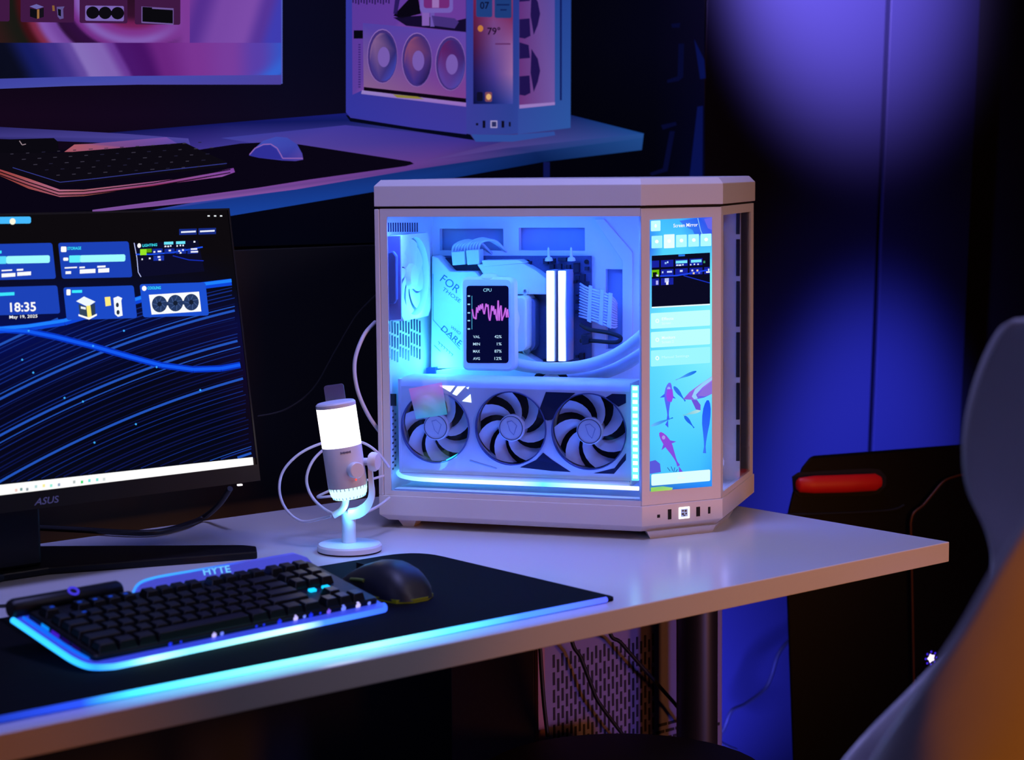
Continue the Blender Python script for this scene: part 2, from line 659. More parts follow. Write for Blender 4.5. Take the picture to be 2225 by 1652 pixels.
# cards in the printed window
for x0, x1, y1 in ((-40, 20, 46), (44, 160, 48), (172, 276, 50), (292, 391, 53)):
    SP.rect(x0, -40, x1, y1, (62, 24, 66), 3, 0.01, 0, 4)
SP.poly([(63, 14), (78, 9), (94, 15), (79, 20)], (104, 98, 168), 4)
SP.poly([(64, 18), (79, 21), (79, 41), (64, 36)], (12, 12, 20), 4)
SP.poly([(79, 21), (94, 17), (94, 37), (79, 41)], (20, 16, 26), 4)
SP.poly([(79, 21), (84, 20), (84, 40), (79, 41)], (150, 104, 60), 5)
SP.poly([(112, 12), (117, 12), (118, 24), (113, 24)], (134, 92, 52), 4)
SP.poly([(122, 15), (139, 14), (136, 20), (137, 40), (129, 42), (124, 36)], (92, 80, 140), 4)
SP.poly([(124, 19), (131, 21), (131, 36), (125, 33)], (14, 12, 22), 5)
SP.rect(184, 12, 268, 45, (120, 98, 176), 4, 0.015, 0, 3)
for k in range(3):
    SP.disc(200 + 27 * k, 27.5 + k * 0.6, 14, 13.5, (12, 10, 18), 5)
SP.rect(200, 24, 254, 33, (12, 10, 18), 5)
SP.rect(306, 14, 376, 50, (108, 84, 150), 4, 0.06)
SP.rect(308, 18, 374, 47, (10, 9, 14), 5, 0.06)
SP.rect(308, 15, 329, 20, (10, 9, 14), 5, 0.06)
# bezel under the screen
SP.poly([(-460, 193), (0, 171), (150, 167), (300, 165), (612, 163), (612, 180), (609, 184), (300, 184), (150, 187), (0, 193), (-460, 222)],
        [(56, 60, 150), (62, 66, 160), (66, 72, 168), (68, 74, 172), (74, 66, 160), (74, 64, 158), (70, 62, 150), (74, 72, 166), (72, 76, 170), (66, 72, 162), (60, 64, 152)], 3)
SP.rect(610, -260, 613, 182, (78, 88, 180), 3)
SP.done('printed_monitor', PRINT, poster)

# printed desk: top, front edge, leg
SP.poly([(230, 289), (480, 268), (750, 246), (1240, 250), (1398, 290), (900, 356), (560, 312), (410, 330)],
        [(18, 22, 84), (16, 20, 92), (22, 26, 112), (18, 34, 96), (26, 70, 140), (92, 62, 140), (60, 56, 146), (62, 50, 140)], 1)
SP.poly([(480, 300), (750, 272), (1020, 300), (1100, 306), (900, 356), (620, 322)], [(60, 62, 156), (62, 54, 152), (56, 46, 140), (46, 44, 120), (96, 60, 138), (80, 64, 152)], 2)
SP.poly([(1398, 290), (1396, 300), (1160, 330), (900, 368), (640, 412), (420, 440), (200, 462), (200, 456), (560, 408), (900, 354), (1100, 322)],
        [(34, 76, 144), (34, 74, 140), (36, 52, 116), (92, 56, 132), (132, 76, 158), (134, 84, 160), (120, 76, 150), (124, 80, 156), (120, 70, 150), (96, 60, 140), (50, 46, 116)], 3)
SP.poly([(1398, 292), (1394, 326), (1180, 352), (900, 402), (640, 446), (490, 471), (200, 480), (420, 440), (640, 410), (900, 367), (1160, 329)],
        [(32, 74, 140), (28, 66, 128), (8, 30, 80), (14, 44, 110), (22, 62, 150), (24, 64, 156), (24, 60, 150), (60, 70, 160), (56, 60, 150), (24, 46, 116), (14, 36, 92)], 2)
SP.rect(1180, 352, 1194, 400, (12, 18, 74), 2)
SP.done('printed_desk', PRINT, poster)
SP.poly([(-460, 250), (0, 276), (260, 290), (408, 301), (414, 321), (380, 318), (260, 312), (0, 302), (-460, 290)], [(40, 36, 92), (44, 40, 104), (66, 58, 142), (76, 68, 156), (70, 66, 150), (60, 56, 140), (58, 54, 138), (44, 40, 104), (40, 36, 92)], 4)
SP.done('printed_monitor_foot', PRINT, poster)
SP.poly([(-500, 318), (0, 322), (400, 330), (520, 312), (600, 308), (650, 314), (890, 351), (898, 356), (880, 361), (200, 456), (-500, 500)], (9, 5, 20), 5)
SP.done('printed_mouse_pad', PRINT, poster)
# printed keyboard
SP.poly([(138, 330), (160, 314), (200, 312), (360, 298), (384, 312), (390, 330)], [(168, 88, 100), (168, 90, 104), (128, 76, 130), (112, 76, 166), (90, 70, 160), (84, 60, 150)], 6)
SP.poly([(-20, 304), (115, 300), (124, 308), (126, 330), (-20, 340)], (10, 8, 16), 7)
SP.line([(40, 306), (46, 315), (54, 313)], 2, (150, 130, 140), 8)
SP.poly([(-40, 332), (130, 332), (400, 310), (420, 320), (490, 352), (490, 362), (130, 402), (120, 402), (-40, 366)], (12, 9, 18), 7)
for pts, cs in (([(-20, 362), (60, 388), (128, 412), (180, 412), (300, 398), (400, 386), (505, 365), (508, 374), (480, 384), (330, 404), (180, 426), (128, 428), (60, 410), (-20, 374)],
                 [(150, 60, 70), (168, 84, 84), (176, 104, 132), (168, 100, 110), (150, 60, 70), (140, 80, 160), (116, 60, 150), (130, 70, 160), (150, 90, 170), (130, 30, 60), (150, 84, 70), (160, 84, 104), (150, 72, 66), (130, 50, 40)]),):
    SP.poly(pts, cs, 8)
for dy in (0, 7):
    SP.line([(-20, 367 + dy), (60, 396 + dy), (125, 417 + dy), (180, 416 + dy), (330, 398 + dy), (498, 368 + dy)], 2.2, (14, 8, 18), 9)
SP.line([(25, 364), (128, 396), (205, 388), (340, 372), (490, 355)], 1.6, (52, 58, 140), 9)
rk = random.Random(3)
for row in range(5):
    for k in range(13 - row // 2):
        x = 20 + 34 * k - row * 1 + row * 26
        y = 334 + row * 11 - k * 2.1 + row * 0.5
        if x < 455:
            SP.rect(x, y, x + 6 + 3 * rk.random(), y + 1.6, (58, 54, 70) if rk.random() > 0.4 else (34, 32, 56), 9, -0.06)
SP.done('printed_keyboard', PRINT, poster)
# printed mouse
SP.poly([(539, 338), (548, 325), (570, 306), (598, 297), (622, 299), (644, 314), (655, 334), (657, 347), (640, 350), (612, 349), (560, 343)],
        [(52, 50, 150), (66, 74, 176), (64, 76, 178), (60, 74, 176), (60, 72, 174), (58, 66, 168), (62, 60, 158), (84, 64, 156), (70, 58, 154), (56, 50, 150), (48, 44, 146)], 6)
SP.line([(540, 336), (552, 322), (570, 314), (586, 313), (600, 322), (608, 336), (612, 344), (656, 344)], 2.2, (140, 96, 176), 7)
SP.poly([(541, 338), (553, 324), (570, 316), (585, 315), (598, 324), (606, 338), (610, 346), (560, 342)], (46, 46, 150), 7)
SP.done('printed_mouse', PRINT, poster)

# printed computer
SP.poly([(750, -200), (1012, -200), (1012, 292), (900, 278), (760, 256), (750, 244)], [(52, 58, 160), (60, 40, 110), (60, 56, 154), (58, 54, 156), (52, 50, 150), (50, 52, 156)], 5)
SP.poly([(1012, -200), (1124, -200), (1124, 290), (1108, 292), (1020, 292), (1012, 290)], [(44, 64, 160), (34, 46, 130), (46, 66, 150), (46, 64, 146), (56, 60, 150), (56, 60, 150)], 5)
SP.poly([(1124, -200), (1240, -200), (1238, 278), (1124, 292)], [(30, 36, 120), (26, 46, 130), (44, 84, 160), (50, 74, 156)], 5)
SP.poly([(1022, 292), (1112, 293), (1203, 286), (1205, 294), (1112, 308), (1032, 308)], (46, 76, 156), 5)
SP.poly([(750, 250), (1020, 292), (1030, 305), (760, 264)], (4, 6, 26), 4)
SP.poly([(762, -200), (1010, -200), (1010, 224), (786, 196), (764, 206)], [(86, 50, 150), (100, 52, 150), (104, 60, 150), (110, 66, 156), (90, 58, 154)], 6)
SP.poly([(786, 50), (1010, 70), (1010, 216), (788, 190)], [(78, 62, 160), (92, 66, 164), (122, 62, 140), (130, 92, 140)], 7)
SP.poly([(788, 189), (1010, 214), (1010, 224), (788, 197)], (12, 4, 18), 8)
SP.poly([(784, 196), (1010, 223), (1010, 232), (782, 204)], [(150, 126, 196), (150, 110, 190), (140, 100, 184), (140, 120, 190)], 8)
SP.poly([(850, 205), (905, 210), (920, 216), (860, 212)], (140, 128, 60), 9)
for (cx, cy), cs in zip(((828, 122), (903, 130), (976, 138)), ([(60, 66, 168), (66, 52, 130), (126, 90, 140), (46, 40, 110)], [(36, 26, 84), (60, 44, 130), (130, 70, 110), (72, 44, 110)], [(74, 66, 160), (88, 60, 150), (90, 30, 96), (60, 36, 110)])):
    SP.disc(cx, cy, 33, 59, (140, 104, 180), 9)
    SP.disc(cx, cy + 0.5, 32, 57.5, (64, 44, 120), 10)
    n = 24
    SP.poly([(cx + 1 + 29 * math.cos(2 * math.pi * k / n), cy + 2 + 53 * math.sin(2 * math.pi * k / n)) for k in range(n)], [cs[int(k / n * 4) % 4] for k in range(n)], 11)
    SP.disc(cx + 2, cy + 2, 13, 22, (116, 88, 172), 12)
SP.rect(766, 66, 786, 84, (6, 6, 16), 8)
SP.poly([(880, -200), (905, -200), (860, 32), (852, 30)], (40, 24, 90), 8)
SP.poly([(905, -10), (912, 30), (870, 40), (852, 34), (884, 0)], (8, 5, 18), 8)
SP.poly([(852, 38), (912, 34), (985, 46), (1010, 40), (1010, 70), (880, 56)], (18, 10, 44), 8)
SP.poly([(935, 34), (985, 40), (994, 48), (985, 62), (940, 56)], (66, 46, 120), 9)
SP.rect(914, -20, 930, 56, (128, 92, 176), 9)
SP.rect(932, -20, 941, 58, (104, 80, 170), 9)
SP.rect(909, -40, 981, 28, (112, 90, 178), 10, 0, 0, 9)
SP.rect(917, -40, 973, 18, (110, 40, 116), 11, 0, 0, 6)
SP.rect(935, -40, 950, 17, (150, 110, 180), 12)
for k in range(14):
    SP.rect(763 + 6 * k, -4, 766 + 6 * k, 6 + (k % 3) * 2, (40, 24, 84), 8)
for k in range(18):
    SP.rect(776, 96 + 5.4 * k, 781, 98.5 + 5.4 * k, (50, 34, 110), 8)
# its corner display
SP.grid([1026, 1070, 1112], [-40, 38, 48, 100, 160, 226], [
    [(120, 34, 80), (110, 60, 130), (140, 60, 90)], [(96, 24, 64), (120, 60, 120), (120, 40, 84)], [(88, 26, 60), (116, 66, 130), (120, 50, 100)],
    [(66, 18, 60), (104, 70, 140), (140, 90, 150)], [(26, 18, 80), (76, 56, 140), (150, 104, 160)], [(10, 14, 60), (22, 36, 110), (60, 70, 160)]], 7, 4)
SP.rect(1032, -30, 1067, 37, (30, 60, 124), 8, 0.02, 0, 4)
SP.rect(1072, -30, 1109, 39, (28, 58, 120), 8, 0.02, 0, 4)
SP.text('07', quad(1040, 4, 1060, 20), (10, 14, 50), 9, 0.02)
SP.text('79°', quad(1056, 59, 1084, 76), (30, 10, 40), 9, 0.02)
SP.disc(1041, 62, 6, 7, (190, 120, 60), 9)
for x0, x1, y in ((1076, 1104, 9), (1084, 1098, 20), (1073, 1106, 94)):
    SP.rect(x0, y, x1, y + 3, (16, 30, 84) if y < 50 else (90, 40, 96), 9)
SP.rect(1033, 200, 1046, 220, (14, 14, 40), 9, 0, 0, 3)
SP.rect(1051, 200, 1066, 221, (120, 70, 90), 9, 0, 0, 3)
SP.disc(1058.5, 210.5, 5.5, 6.5, (220, 170, 110), 10)
# its right window with two fans and the front ports
SP.poly([(1126, -200), (1203, -200), (1203, 226), (1126, 234)], [(84, 44, 120), (56, 62, 150), (110, 84, 160), (104, 50, 120)], 7)
SP.poly([(1126, 228), (1203, 222), (1203, 228), (1126, 236)], (150, 120, 190), 8)
for cy in (24, 148):
    for pts in ([(1126, cy + 18), (1148, cy + 16), (1150, cy + 54), (1138, cy + 60), (1126, cy + 58)], [(1152, cy - 42), (1166, cy - 20), (1171, cy + 6), (1166, cy + 30), (1157, cy + 52), (1150, cy + 10)], [(1126, cy - 56), (1146, cy - 50), (1149, cy - 22), (1126, cy - 20)]):
        SP.poly(pts, (30, 18, 76), 8)
SP.rect(1214, -200, 1218, 218, (14, 22, 84), 8)
for x, w, h in ((1034, 5, 5), (1049, 6, 16), (1090, 6, 15), (1105, 4, 10)):
    SP.rect(x - w / 2, 270 - h / 2, x + w / 2, 270 + h / 2, (12, 10, 30), 8)
SP.rect(1063, 262, 1078, 278, (160, 150, 200), 8)
SP.rect(1065.5, 264.5, 1075.5, 275.5, (40, 44, 96), 9)
SP.poly([(744, -200), (1012, -204), (1126, -204), (1246, -198), (1246, -226), (1126, -234), (1012, -234), (744, -228)], (62, 66, 160), 9)
SP.done('printed_computer', PRINT, poster)

# ------------------------------------------------------------------ the desk
DTOP, DT = 0.75, 0.027
desk = thing('desk', 'long white desk with a warm lit front edge and one round black leg', 'desk', (0, 0, 0))
b = MB()
b.box(-2.6, 0.0, 0.0, 0.82, DTOP - DT, DTOP)
build('tabletop', b, M_DESK, desk, bevel=0.0012)
M_LEG = mat('dark_leg_paint', (30, 28, 28), 0.4)
for x in (-0.062, -2.3):
    b = MB()
    b.cyl((x, 0.41, 0.03), (x, 0.41, DTOP - DT - 0.02), 0.0305, n=32)
    build('leg', b, M_LEG, desk, smooth=40)
    b = MB()
    b.box(x - 0.035, x + 0.035, 0.25, 0.49, 0.0, 0.03)
    build('foot', b, M_LEG, desk, bevel=0.006)
b = MB()
b.box(-2.35, -0.02, 0.36, 0.46, DTOP - DT - 0.02, DTOP - DT)
build('underframe', b, M_LEG, desk)

# ------------------------------------------------------------------ computer tower
PC_ROT = math.radians(-57.6)
tower = thing('computer_tower', 'white glass-sided computer tower lit blue inside with an aquarium corner screen', 'computer', (-0.498189, 0.601989, DTOP), PC_ROT)
PCM = rot_m((-0.498189, 0.601989, DTOP), PC_ROT)
PCI = PCM.inverted()
PX, PY_ = PCM.to_3x3() @ Vector((1, 0, 0)), PCM.to_3x3() @ Vector((0, 1, 0))


def pc(px, py, y):
    """tower-local point seen at a pixel, on the plane y = const (parallel to the glass side)"""
    return PCI @ hit(px, py, PCM @ Vector((0, y, 0)), PY_)


def pcx(px, py, x):
    return PCI @ hit(px, py, PCM @ Vector((x, 0, 0)), PX)


def plate(name, pts, y0, y1, m, parent, bevel=0.0, smooth=None):
    q = [pc(x, y, y0) for x, y in pts]
    mb = MB()
    mb.prism(q, (0, y1 - y0, 0))
    return build(name, mb, m, parent, bevel=bevel, smooth=smooth)


L1, LX, CY, WD = 0.379, 0.470, 0.0911, 0.320
FOOT = [(0, 0), (L1, 0), (LX, CY), (LX, WD), (0, WD)]


def ring_at(d, z, poly=FOOT):
    return [(v.x, v.y, z) for v in (inset(poly, d) if d else [Vector(q) for q in poly])]


b = MB()
b.rings([ring_at(0.010, 0.0105), ring_at(0.0, 0.019), ring_at(0.0, 0.0465)])
base = build('base', b, M_CASE, tower, bevel=0.0008)
b = MB()
b.rings([ring_at(0.0, 0.449), ring_at(0.0, 0.477), ring_at(0.0075, 0.4855)])
build('top_cover', b, M_CASE, tower, bevel=0.0008)
b = MB()
b.rings([ring_at(0.004, 0.4455), ring_at(0.004, 0.4495)])
build('top_gap', b, M_MATTE, tower)
# feet: a wide one under the corner and small ones at the rear
b = MB()
f0 = [(0.386, 0.018), (0.456, 0.088), (0.456, 0.20), (0.40, 0.20), (0.372, 0.05)]
b.rings([[(x, y, 0.0) for x, y in f0], [(v.x, v.y, 0.0108) for v in inset(f0, -0.006)]])
build('foot', b, M_CASE, tower)
for x, y in ((0.035, 0.035), (0.035, 0.285), (0.42, 0.285)):
    b = MB()
    b.rings([[(x + s * 0.008, y + t * 0.012, 0.0) for s, t in ((-1, -1), (1, -1), (1, 1), (-1, 1))], [(x + s * 0.014, y + t * 0.018, 0.0108) for s, t in ((-1, -1), (1, -1), (1, 1), (-1, 1))]])
    build('foot', b, M_CASE, tower)
# shell panels that close the case
b = MB()
b.box(0.004, LX - 0.004, WD - 0.006, WD - 0.002, 0.0465, 0.4455)
build('back_side_panel', b, M_CASE, tower)
b = MB()
b.box(0.0, 0.007, 0.0, WD - 0.006, 0.0465, 0.4455)
build('rear_pillar', b, M_CASE, tower, bevel=0.001)

# glass side: painted border around a clear pane
b = MB()
ZB0, ZB1, ZT0, ZT1 = 0.0465, 0.0535, 0.4350, 0.4460
b.box(0.0078, 0.0180, 0.0015, 0.0045, ZB0, ZT1)
b.box(0.0180, 0.3770, 0.0015, 0.0045, ZB0, ZB1)
b.box(0.0180, 0.3770, 0.0015, 0.0045, ZT0, ZT1)
build('side_panel_border', b, M_CASE, tower)
b = MB()
b.box(0.0180, 0.3785, 0.0018, 0.0042, ZB1, ZT0)
build('side_glass', b, M_TINT, tower)
# glass front window with its border
b = MB()
b.box(LX - 0.0045, LX - 0.0015, 0.0935, 0.1000, ZB0, ZT1)
b.box(LX - 0.0045, LX - 0.0015, 0.2960, 0.3160, ZB0, ZT1)
b.box(LX - 0.0045, LX - 0.0015, 0.1000, 0.2960, ZB0, 0.0545)
b.box(LX - 0.0045, LX - 0.0015, 0.1000, 0.2960, 0.4340, ZT1)
build('front_window_border', b, M_CASE, tower)
b = MB()
b.box(LX - 0.0042, LX - 0.0018, 0.1000, 0.2960, 0.0545, 0.4340)
build('front_glass', b, M_GLASS, tower)
# corner face that carries the screen
FN = Vector((1, -1, 0)).normalized()
FU = Vector((1, 1, 0)).normalized()
FO = Vector((L1, 0, 0))
b = MB()
fq = [FO + FU * 0.0005 - FN * 0.0015, FO + FU * 0.1275 - FN * 0.0015, FO + FU * 0.1275 - FN * 0.0075, FO + FU * 0.0005 - FN * 0.0075]
b.rings([[(q.x, q.y, ZB0) for q in fq], [(q.x, q.y, 0.4455) for q in fq]])
build('corner_face', b, M_CASE, tower, bevel=0.0012, seg=3)

SF = Sheet(PCM @ (FO - FN * 0.0011), PCM.to_3x3() @ FN, tower, 0.00006)
C0, C1, C2 = (70, 196, 255), (96, 224, 255), (160, 250, 255)
# aquarium backdrop
SF.grid([1412, 1440, 1480, 1520, 1547], [478, 540, 600, 700, 800, 880, 960, 1030, 1068], [
    [(60, 170, 255), (66, 190, 255), (64, 180, 255), (40, 100, 245), (70, 80, 240)], [(50, 120, 250), (80, 210, 255), (84, 214, 255), (76, 200, 255), (80, 200, 255)],
    [(90, 180, 250), (80, 220, 255), (96, 226, 255), (96, 226, 255), (120, 240, 255)], [(96, 220, 255), (110, 230, 255), (120, 236, 255), (126, 240, 255), (130, 240, 255)],
    [(92, 216, 255), (98, 222, 255), (110, 230, 255), (122, 236, 255), (128, 238, 255)], [(84, 208, 255), (90, 214, 255), (98, 220, 255), (104, 222, 255), (100, 216, 255)],
    [(76, 204, 255), (80, 208, 255), (78, 208, 255), (78, 206, 255), (70, 196, 255)], [(70, 180, 250), (76, 200, 255), (70, 196, 255), (64, 190, 255), (54, 170, 255)],
    [(60, 120, 190), (40, 100, 200), (40, 120, 230), (36, 130, 250), (40, 140, 255)]], 0, 3, warp=lambda x, y: (x, y - (x - 1412) * (0.045 if y < 520 else 0.08 * (y - 478) / 590)))
screen = SF.done('corner_screen', SCREEN, tower)
SL = lambda y: -0.045 - 0.04 * (y - 478) / 590
sl = SL(500)
# rocks of the upper edge
SF.poly([(1476, 480), (1520, 474), (1547, 472), (1547, 508), (1532, 512), (1510, 512), (1505, 500), (1488, 492)], [(60, 120, 250), (40, 90, 240), (90, 100, 240), (60, 90, 240), (56, 140, 250), (40, 110, 245), (50, 120, 245), (60, 130, 250)], 1)
SF.poly([(1530, 476), (1547, 473), (1547, 500), (1538, 496)], (104, 104, 238), 2)
SF.line([(1516, 474), (1522, 500), (1526, 510)], 1.5, (150, 210, 255), 2)
SF.done('rock_picture', SCREEN, screen)
SF.rect(1414, 480, 1435, 503, (196, 255, 255), 3, sl, 0, 2)
for k, c in enumerate(((168, 246, 255), (232, 255, 255), (180, 252, 255), (172, 250, 255), (176, 252, 255))):
    SF.rect(1415.5 + 26.6 * k, 513 - 1.1 * k - (2 if k == 1 else 0), 1439.0 + 26.6 * k, 540 - 1.1 * k + (1 if k == 1 else 0), c, 3, sl, 0, 1.5)
    SF.disc(1427 + 26.8 * k, 525 - 1.1 * k, 4, 4, (255, 255, 255), 4)
SF.disc(1424.5, 491, 2.5, 4, (255, 255, 255), 4)
SF.text('Screen Mirror', quad(1463, 486.5, 1516, 494.5, sl), (255, 255, 255), 4, 0.01)
# mirrored desktop
sl = SL(620)
SF.rect(1416, 556, 1542.5, 668, (10, 10, 34), 3, sl)
SF.rect(1416, 667, 1542.5, 670, (230, 250, 255), 4, sl)
SF.rect(1474, 553.5, 1488, 557.5, (40, 120, 240), 4, sl)
for i, (x0, x1) in enumerate(((1416, 1432), (1436, 1463), (1467, 1494), (1498, 1526), (1530, 1542))):
    dy = sl * (x0 - 1416)
    for r_, (y0, y1) in enumerate(((567, 582), (587, 602), (606, 621))):
        if r_ == 2 and i > 1 or (r_ == 0 and i == 4):
            continue
        c = (24, 34, 160) if not (r_ == 1 and i == 0) else (110, 190, 10)
        SF.rect(x0, y0 + dy, x1, y1 + dy, c, 4, sl)
SF.line([(1434, 600), (1470, 599), (1500, 594), (1542, 586)], 3, (30, 70, 240), 5)
SF.line([(1485, 599), (1510, 606), (1542, 615)], 2, (26, 50, 200), 5)
for x, y, w, h, c in ((1468, 567, 25, 6, (120, 230, 255)), (1501, 565, 23, 6, (120, 230, 255)), (1469, 575, 4, 3, (230, 245, 255)), (1474, 575, 6, 3, (230, 245, 255)), (1482, 574, 3, 3, (230, 245, 255)), (1499, 574, 3, 3, (230, 240, 255)), (1507, 573, 3, 3, (230, 240, 255)), (1515, 573, 3, 3, (230, 240, 255)),
                      (1444, 570, 4, 4, (150, 190, 255)), (1449, 568, 3, 4, (180, 220, 255)), (1438, 590, 3, 4, (200, 220, 255)), (1449, 589, 11, 4, (190, 210, 255)), (1477, 587, 6, 4, (220, 235, 255)), (1502, 586, 4, 4, (210, 220, 255)), (1505, 592, 4, 4, (240, 210, 160)), (1513, 586, 4, 4, (240, 210, 170)), (1517, 592, 4, 3, (120, 130, 220)),
                      (1534, 590, 8, 3, (255, 255, 255)), (1538, 584, 3, 5, (230, 240, 255)), (1444, 605, 9, 9, (190, 200, 255)), (1447, 611, 5, 8, (255, 255, 255)), (1425, 610, 5, 9, (180, 180, 250)), (1418, 592, 9, 10, (16, 20, 20)), (1425, 597, 5, 4, (220, 230, 250)), (1528, 567, 4, 5, (60, 150, 110))):
    SF.rect(x, y, x + w, y + h, c, 6, sl)
SF.done('mirrored_desktop', SCREEN, screen)
# menu rows
for (y0, y1, c, t1, t2) in ((681, 715, (190, 255, 255), 'Effects', 'Screen'), (722, 756, (188, 255, 255), 'Monitors', 'Screen 2'), (762, 797, (158, 248, 255), None, 'Manual Settings')):
    s_ = SL(y0)
    SF.rect(1414, y0, 1543, y1, c, 3, s_, 0, 2)
    SF.disc(1428, y0 + 16.5, 4.2, 4.8, (235, 255, 255), 4)
    SF.disc(1428, y0 + 16.5, 2.0, 2.4, c, 5)
    if t1:
        SF.text(t1, quad(1438, y0 + 9, 1438 + 3.6 * len(t1), y0 + 15.5, s_), (245, 255, 255), 4, 0.01)
        SF.text(t2, quad(1438, y0 + 19, 1438 + 3.2 * len(t2), y0 + 24.5, s_), (232, 255, 255), 4)
    else:
        SF.text(t2, quad(1438, y0 + 12, 1497, y0 + 19, s_), (206, 255, 255), 4)
    SF.done('menu_row', SCREEN, screen)
SF.rect(1415, 1031, 1543, 1056, (222, 255, 255), 5, SL(1040), 0, 3)
SF.text('Stop', quad(1472, 1036, 1488, 1042, SL(1040)), (255, 240, 240), 6)
SF.done('stop_button', SCREEN, screen)


def fish(x0, y0, x1, y1, w, c0, c1, head, bend=0.0, layer=2):
    """carp seen from above: nose at x0,y0, tail tip at x1,y1"""
    prof = ((0.0, 0.25), (0.06, 0.62), (0.16, 0.9), (0.30, 1.0), (0.45, 0.9), (0.62, 0.55), (0.78, 0.28), (0.88, 0.2), (1.0, 0.4))
    dx, dy = x1 - x0, y1 - y0
    L = math.hypot(dx, dy)
    nx, ny = -dy / L, dx / L
    mid = [(x0 + dx * t + nx * bend * math.sin(math.pi * t * 1.3), y0 + dy * t + ny * bend * math.sin(math.pi * t * 1.3), w * k / 2) for t, k in prof]
    for k in range(len(mid) - 1):
        a, q = mid[k], mid[k + 1]
        t0, t1 = prof[k][0], prof[k + 1][0]
        ca = [c0[i] + (c1[i] - c0[i]) * t0 for i in range(3)]
        cb = [c0[i] + (c1[i] - c0[i]) * t1 for i in range(3)]
        SF.poly([(a[0] + nx * a[2], a[1] + ny * a[2]), (q[0] + nx * q[2], q[1] + ny * q[2]), (q[0] - nx * q[2], q[1] - ny * q[2]), (a[0] - nx * a[2], a[1] - ny * a[2])], [ca, cb, cb, ca], layer)
    if head:
        SF.disc(mid[2][0], mid[2][1], w * 0.22, w * 0.26, head, layer + 1)
        f = mid[3]
        for s in (-1, 1):
            SF.poly([(f[0] + nx * s * f[2] * 0.9, f[1] + ny * s * f[2] * 0.9), (f[0] + nx * s * w * 1.1 + dx * 0.12, f[1] + ny * s * w * 1.1 + dy * 0.12), (f[0] + nx * s * f[2] * 0.8 + dx * 0.1, f[1] + ny * s * f[2] * 0.8 + dy * 0.1)], c1, layer)
    t = mid[-1]
    if head:
        SF.poly([(t[0], t[1]), (t[0] + nx * w * 0.35 + dx * 0.14, t[1] + ny * w * 0.35 + dy * 0.14), (t[0] - nx * w * 0.1 + dx * 0.22, t[1] - ny * w * 0.1 + dy * 0.22)], c1, layer)


fish(1455, 832, 1450, 912, 16, (110, 110, 250), (64, 96, 250), (150, 170, 255), 2)
SF.poly([(1450, 846), (1461, 846), (1463, 862), (1459, 874), (1450, 872), (1447, 860)], (150, 70, 240), 4)
fish(1434, 940, 1476, 1012, 17, (150, 70, 220), (120, 80, 230), (170, 150, 240), -2)
fish(1538, 870, 1530, 985, 18, (30, 90, 250), (60, 120, 250), None, 1)
fish(1414, 926, 1462, 908, 7, (110, 190, 255), (30, 110, 230), None)
fish(1513, 807, 1468, 826, 7, (20, 110, 235), (110, 180, 255), None)
fish(1464, 840, 1489, 872, 9, (50, 120, 240), (40, 110, 245), None)
fish(1487, 904, 1508, 930, 8, (40, 110, 240), (30, 100, 240), None)
fish(1522, 892, 1484, 903, 7, (190, 230, 230), (110, 190, 220), None)
SF.poly([(1484, 868), (1498, 852), (1520, 836), (1547, 818), (1547, 856), (1530, 864), (1508, 869)], [(130, 90, 220), (150, 100, 230), (180, 120, 240), (180, 130, 240), (150, 110, 220), (80, 90, 240), (140, 100, 230)], 3)
SF.poly([(1503, 862), (1510, 846), (1528, 831), (1547, 819), (1547, 826), (1526, 842), (1512, 858), (1516, 866), (1508, 868)], (150, 210, 255), 4)
SF.poly([(1515, 860), (1526, 848), (1547, 828), (1547, 856), (1530, 862)], (140, 112, 224), 4)
SF.poly([(1502, 869), (1514, 869), (1522, 880), (1522, 892), (1512, 890)], (110, 84, 220), 3)
SF.poly([(1412, 1003), (1424, 1000), (1434, 1008), (1436, 1026), (1412, 1030)], (90, 90, 220), 2)
for x0, y0, x1, y1 in ((1450, 1016, 1456, 1024), (1458, 1014, 1462, 1024), (1466, 1016, 1464, 1026), (1472, 1020, 1468, 1026)):
    SF.line([(x0, y0), (x1, y1)], 1.2, (40, 50, 160), 3)
SF.poly([(1414, 1060), (1440, 1057), (1462, 1060), (1460, 1065), (1414, 1069)], [(160, 220, 90), (130, 210, 130), (150, 220, 140), (180, 220, 100), (150, 210, 90)], 2)
SF.done('fish_picture', SCREEN, screen)

# ports and the lit power button in the corner of the base
FP = lambda x, y, out=0.0: PCI @ hit(x, y, PCM @ (FO + FN * out), PCM.to_3x3() @ FN)


def port(name, x, y, w, h, m, depth=0.0012, out=0.0003):
    c = FP(x, y)
    sx, sz = w * 0.000770, h * 0.000630
    mb = MB()
    o_ = c + FN * out
    q = [o_ + FU * (s * sx / 2) + Vector((0, 0, t * sz / 2)) for s, t in ((-1, -1), (1, -1), (1, 1), (-1, 1))]
    mb.prism(q, -FN * depth)
    return build(name, mb, m, tower, bevel=0.0003 if w > 4 else 0)


port('audio_jack', 1431, 1122, 6, 7, M_MATTE)
port('usb_port', 1455, 1118, 7.5, 22, M_MATTE)
port('usb_port', 1517, 1112, 8, 21, M_MATTE)
port('usb_c_port', 1541, 1109, 5, 15, M_MATTE)
btn = port('power_button', 1486.5, 1114.5, 22, 25, glow('white_button_ring', (255, 255, 255), 2.2), out=0.0006)
port('button_face', 1486.5, 1114.5, 14, 17, mat('pale_blue_button', (150, 176, 214), 0.4, emit=(120, 150, 200), strength=0.6), out=0.0009).parent = btn
for x, y, w, h in ((1483, 1110, 4, 3), (1489, 1110, 4, 4), (1483, 1117, 5, 4), (1490, 1116, 3, 3), (1486, 1120, 4, 2)):
    port('button_mark', x, y, w, h, M_NAVY, out=0.0012).parent = btn

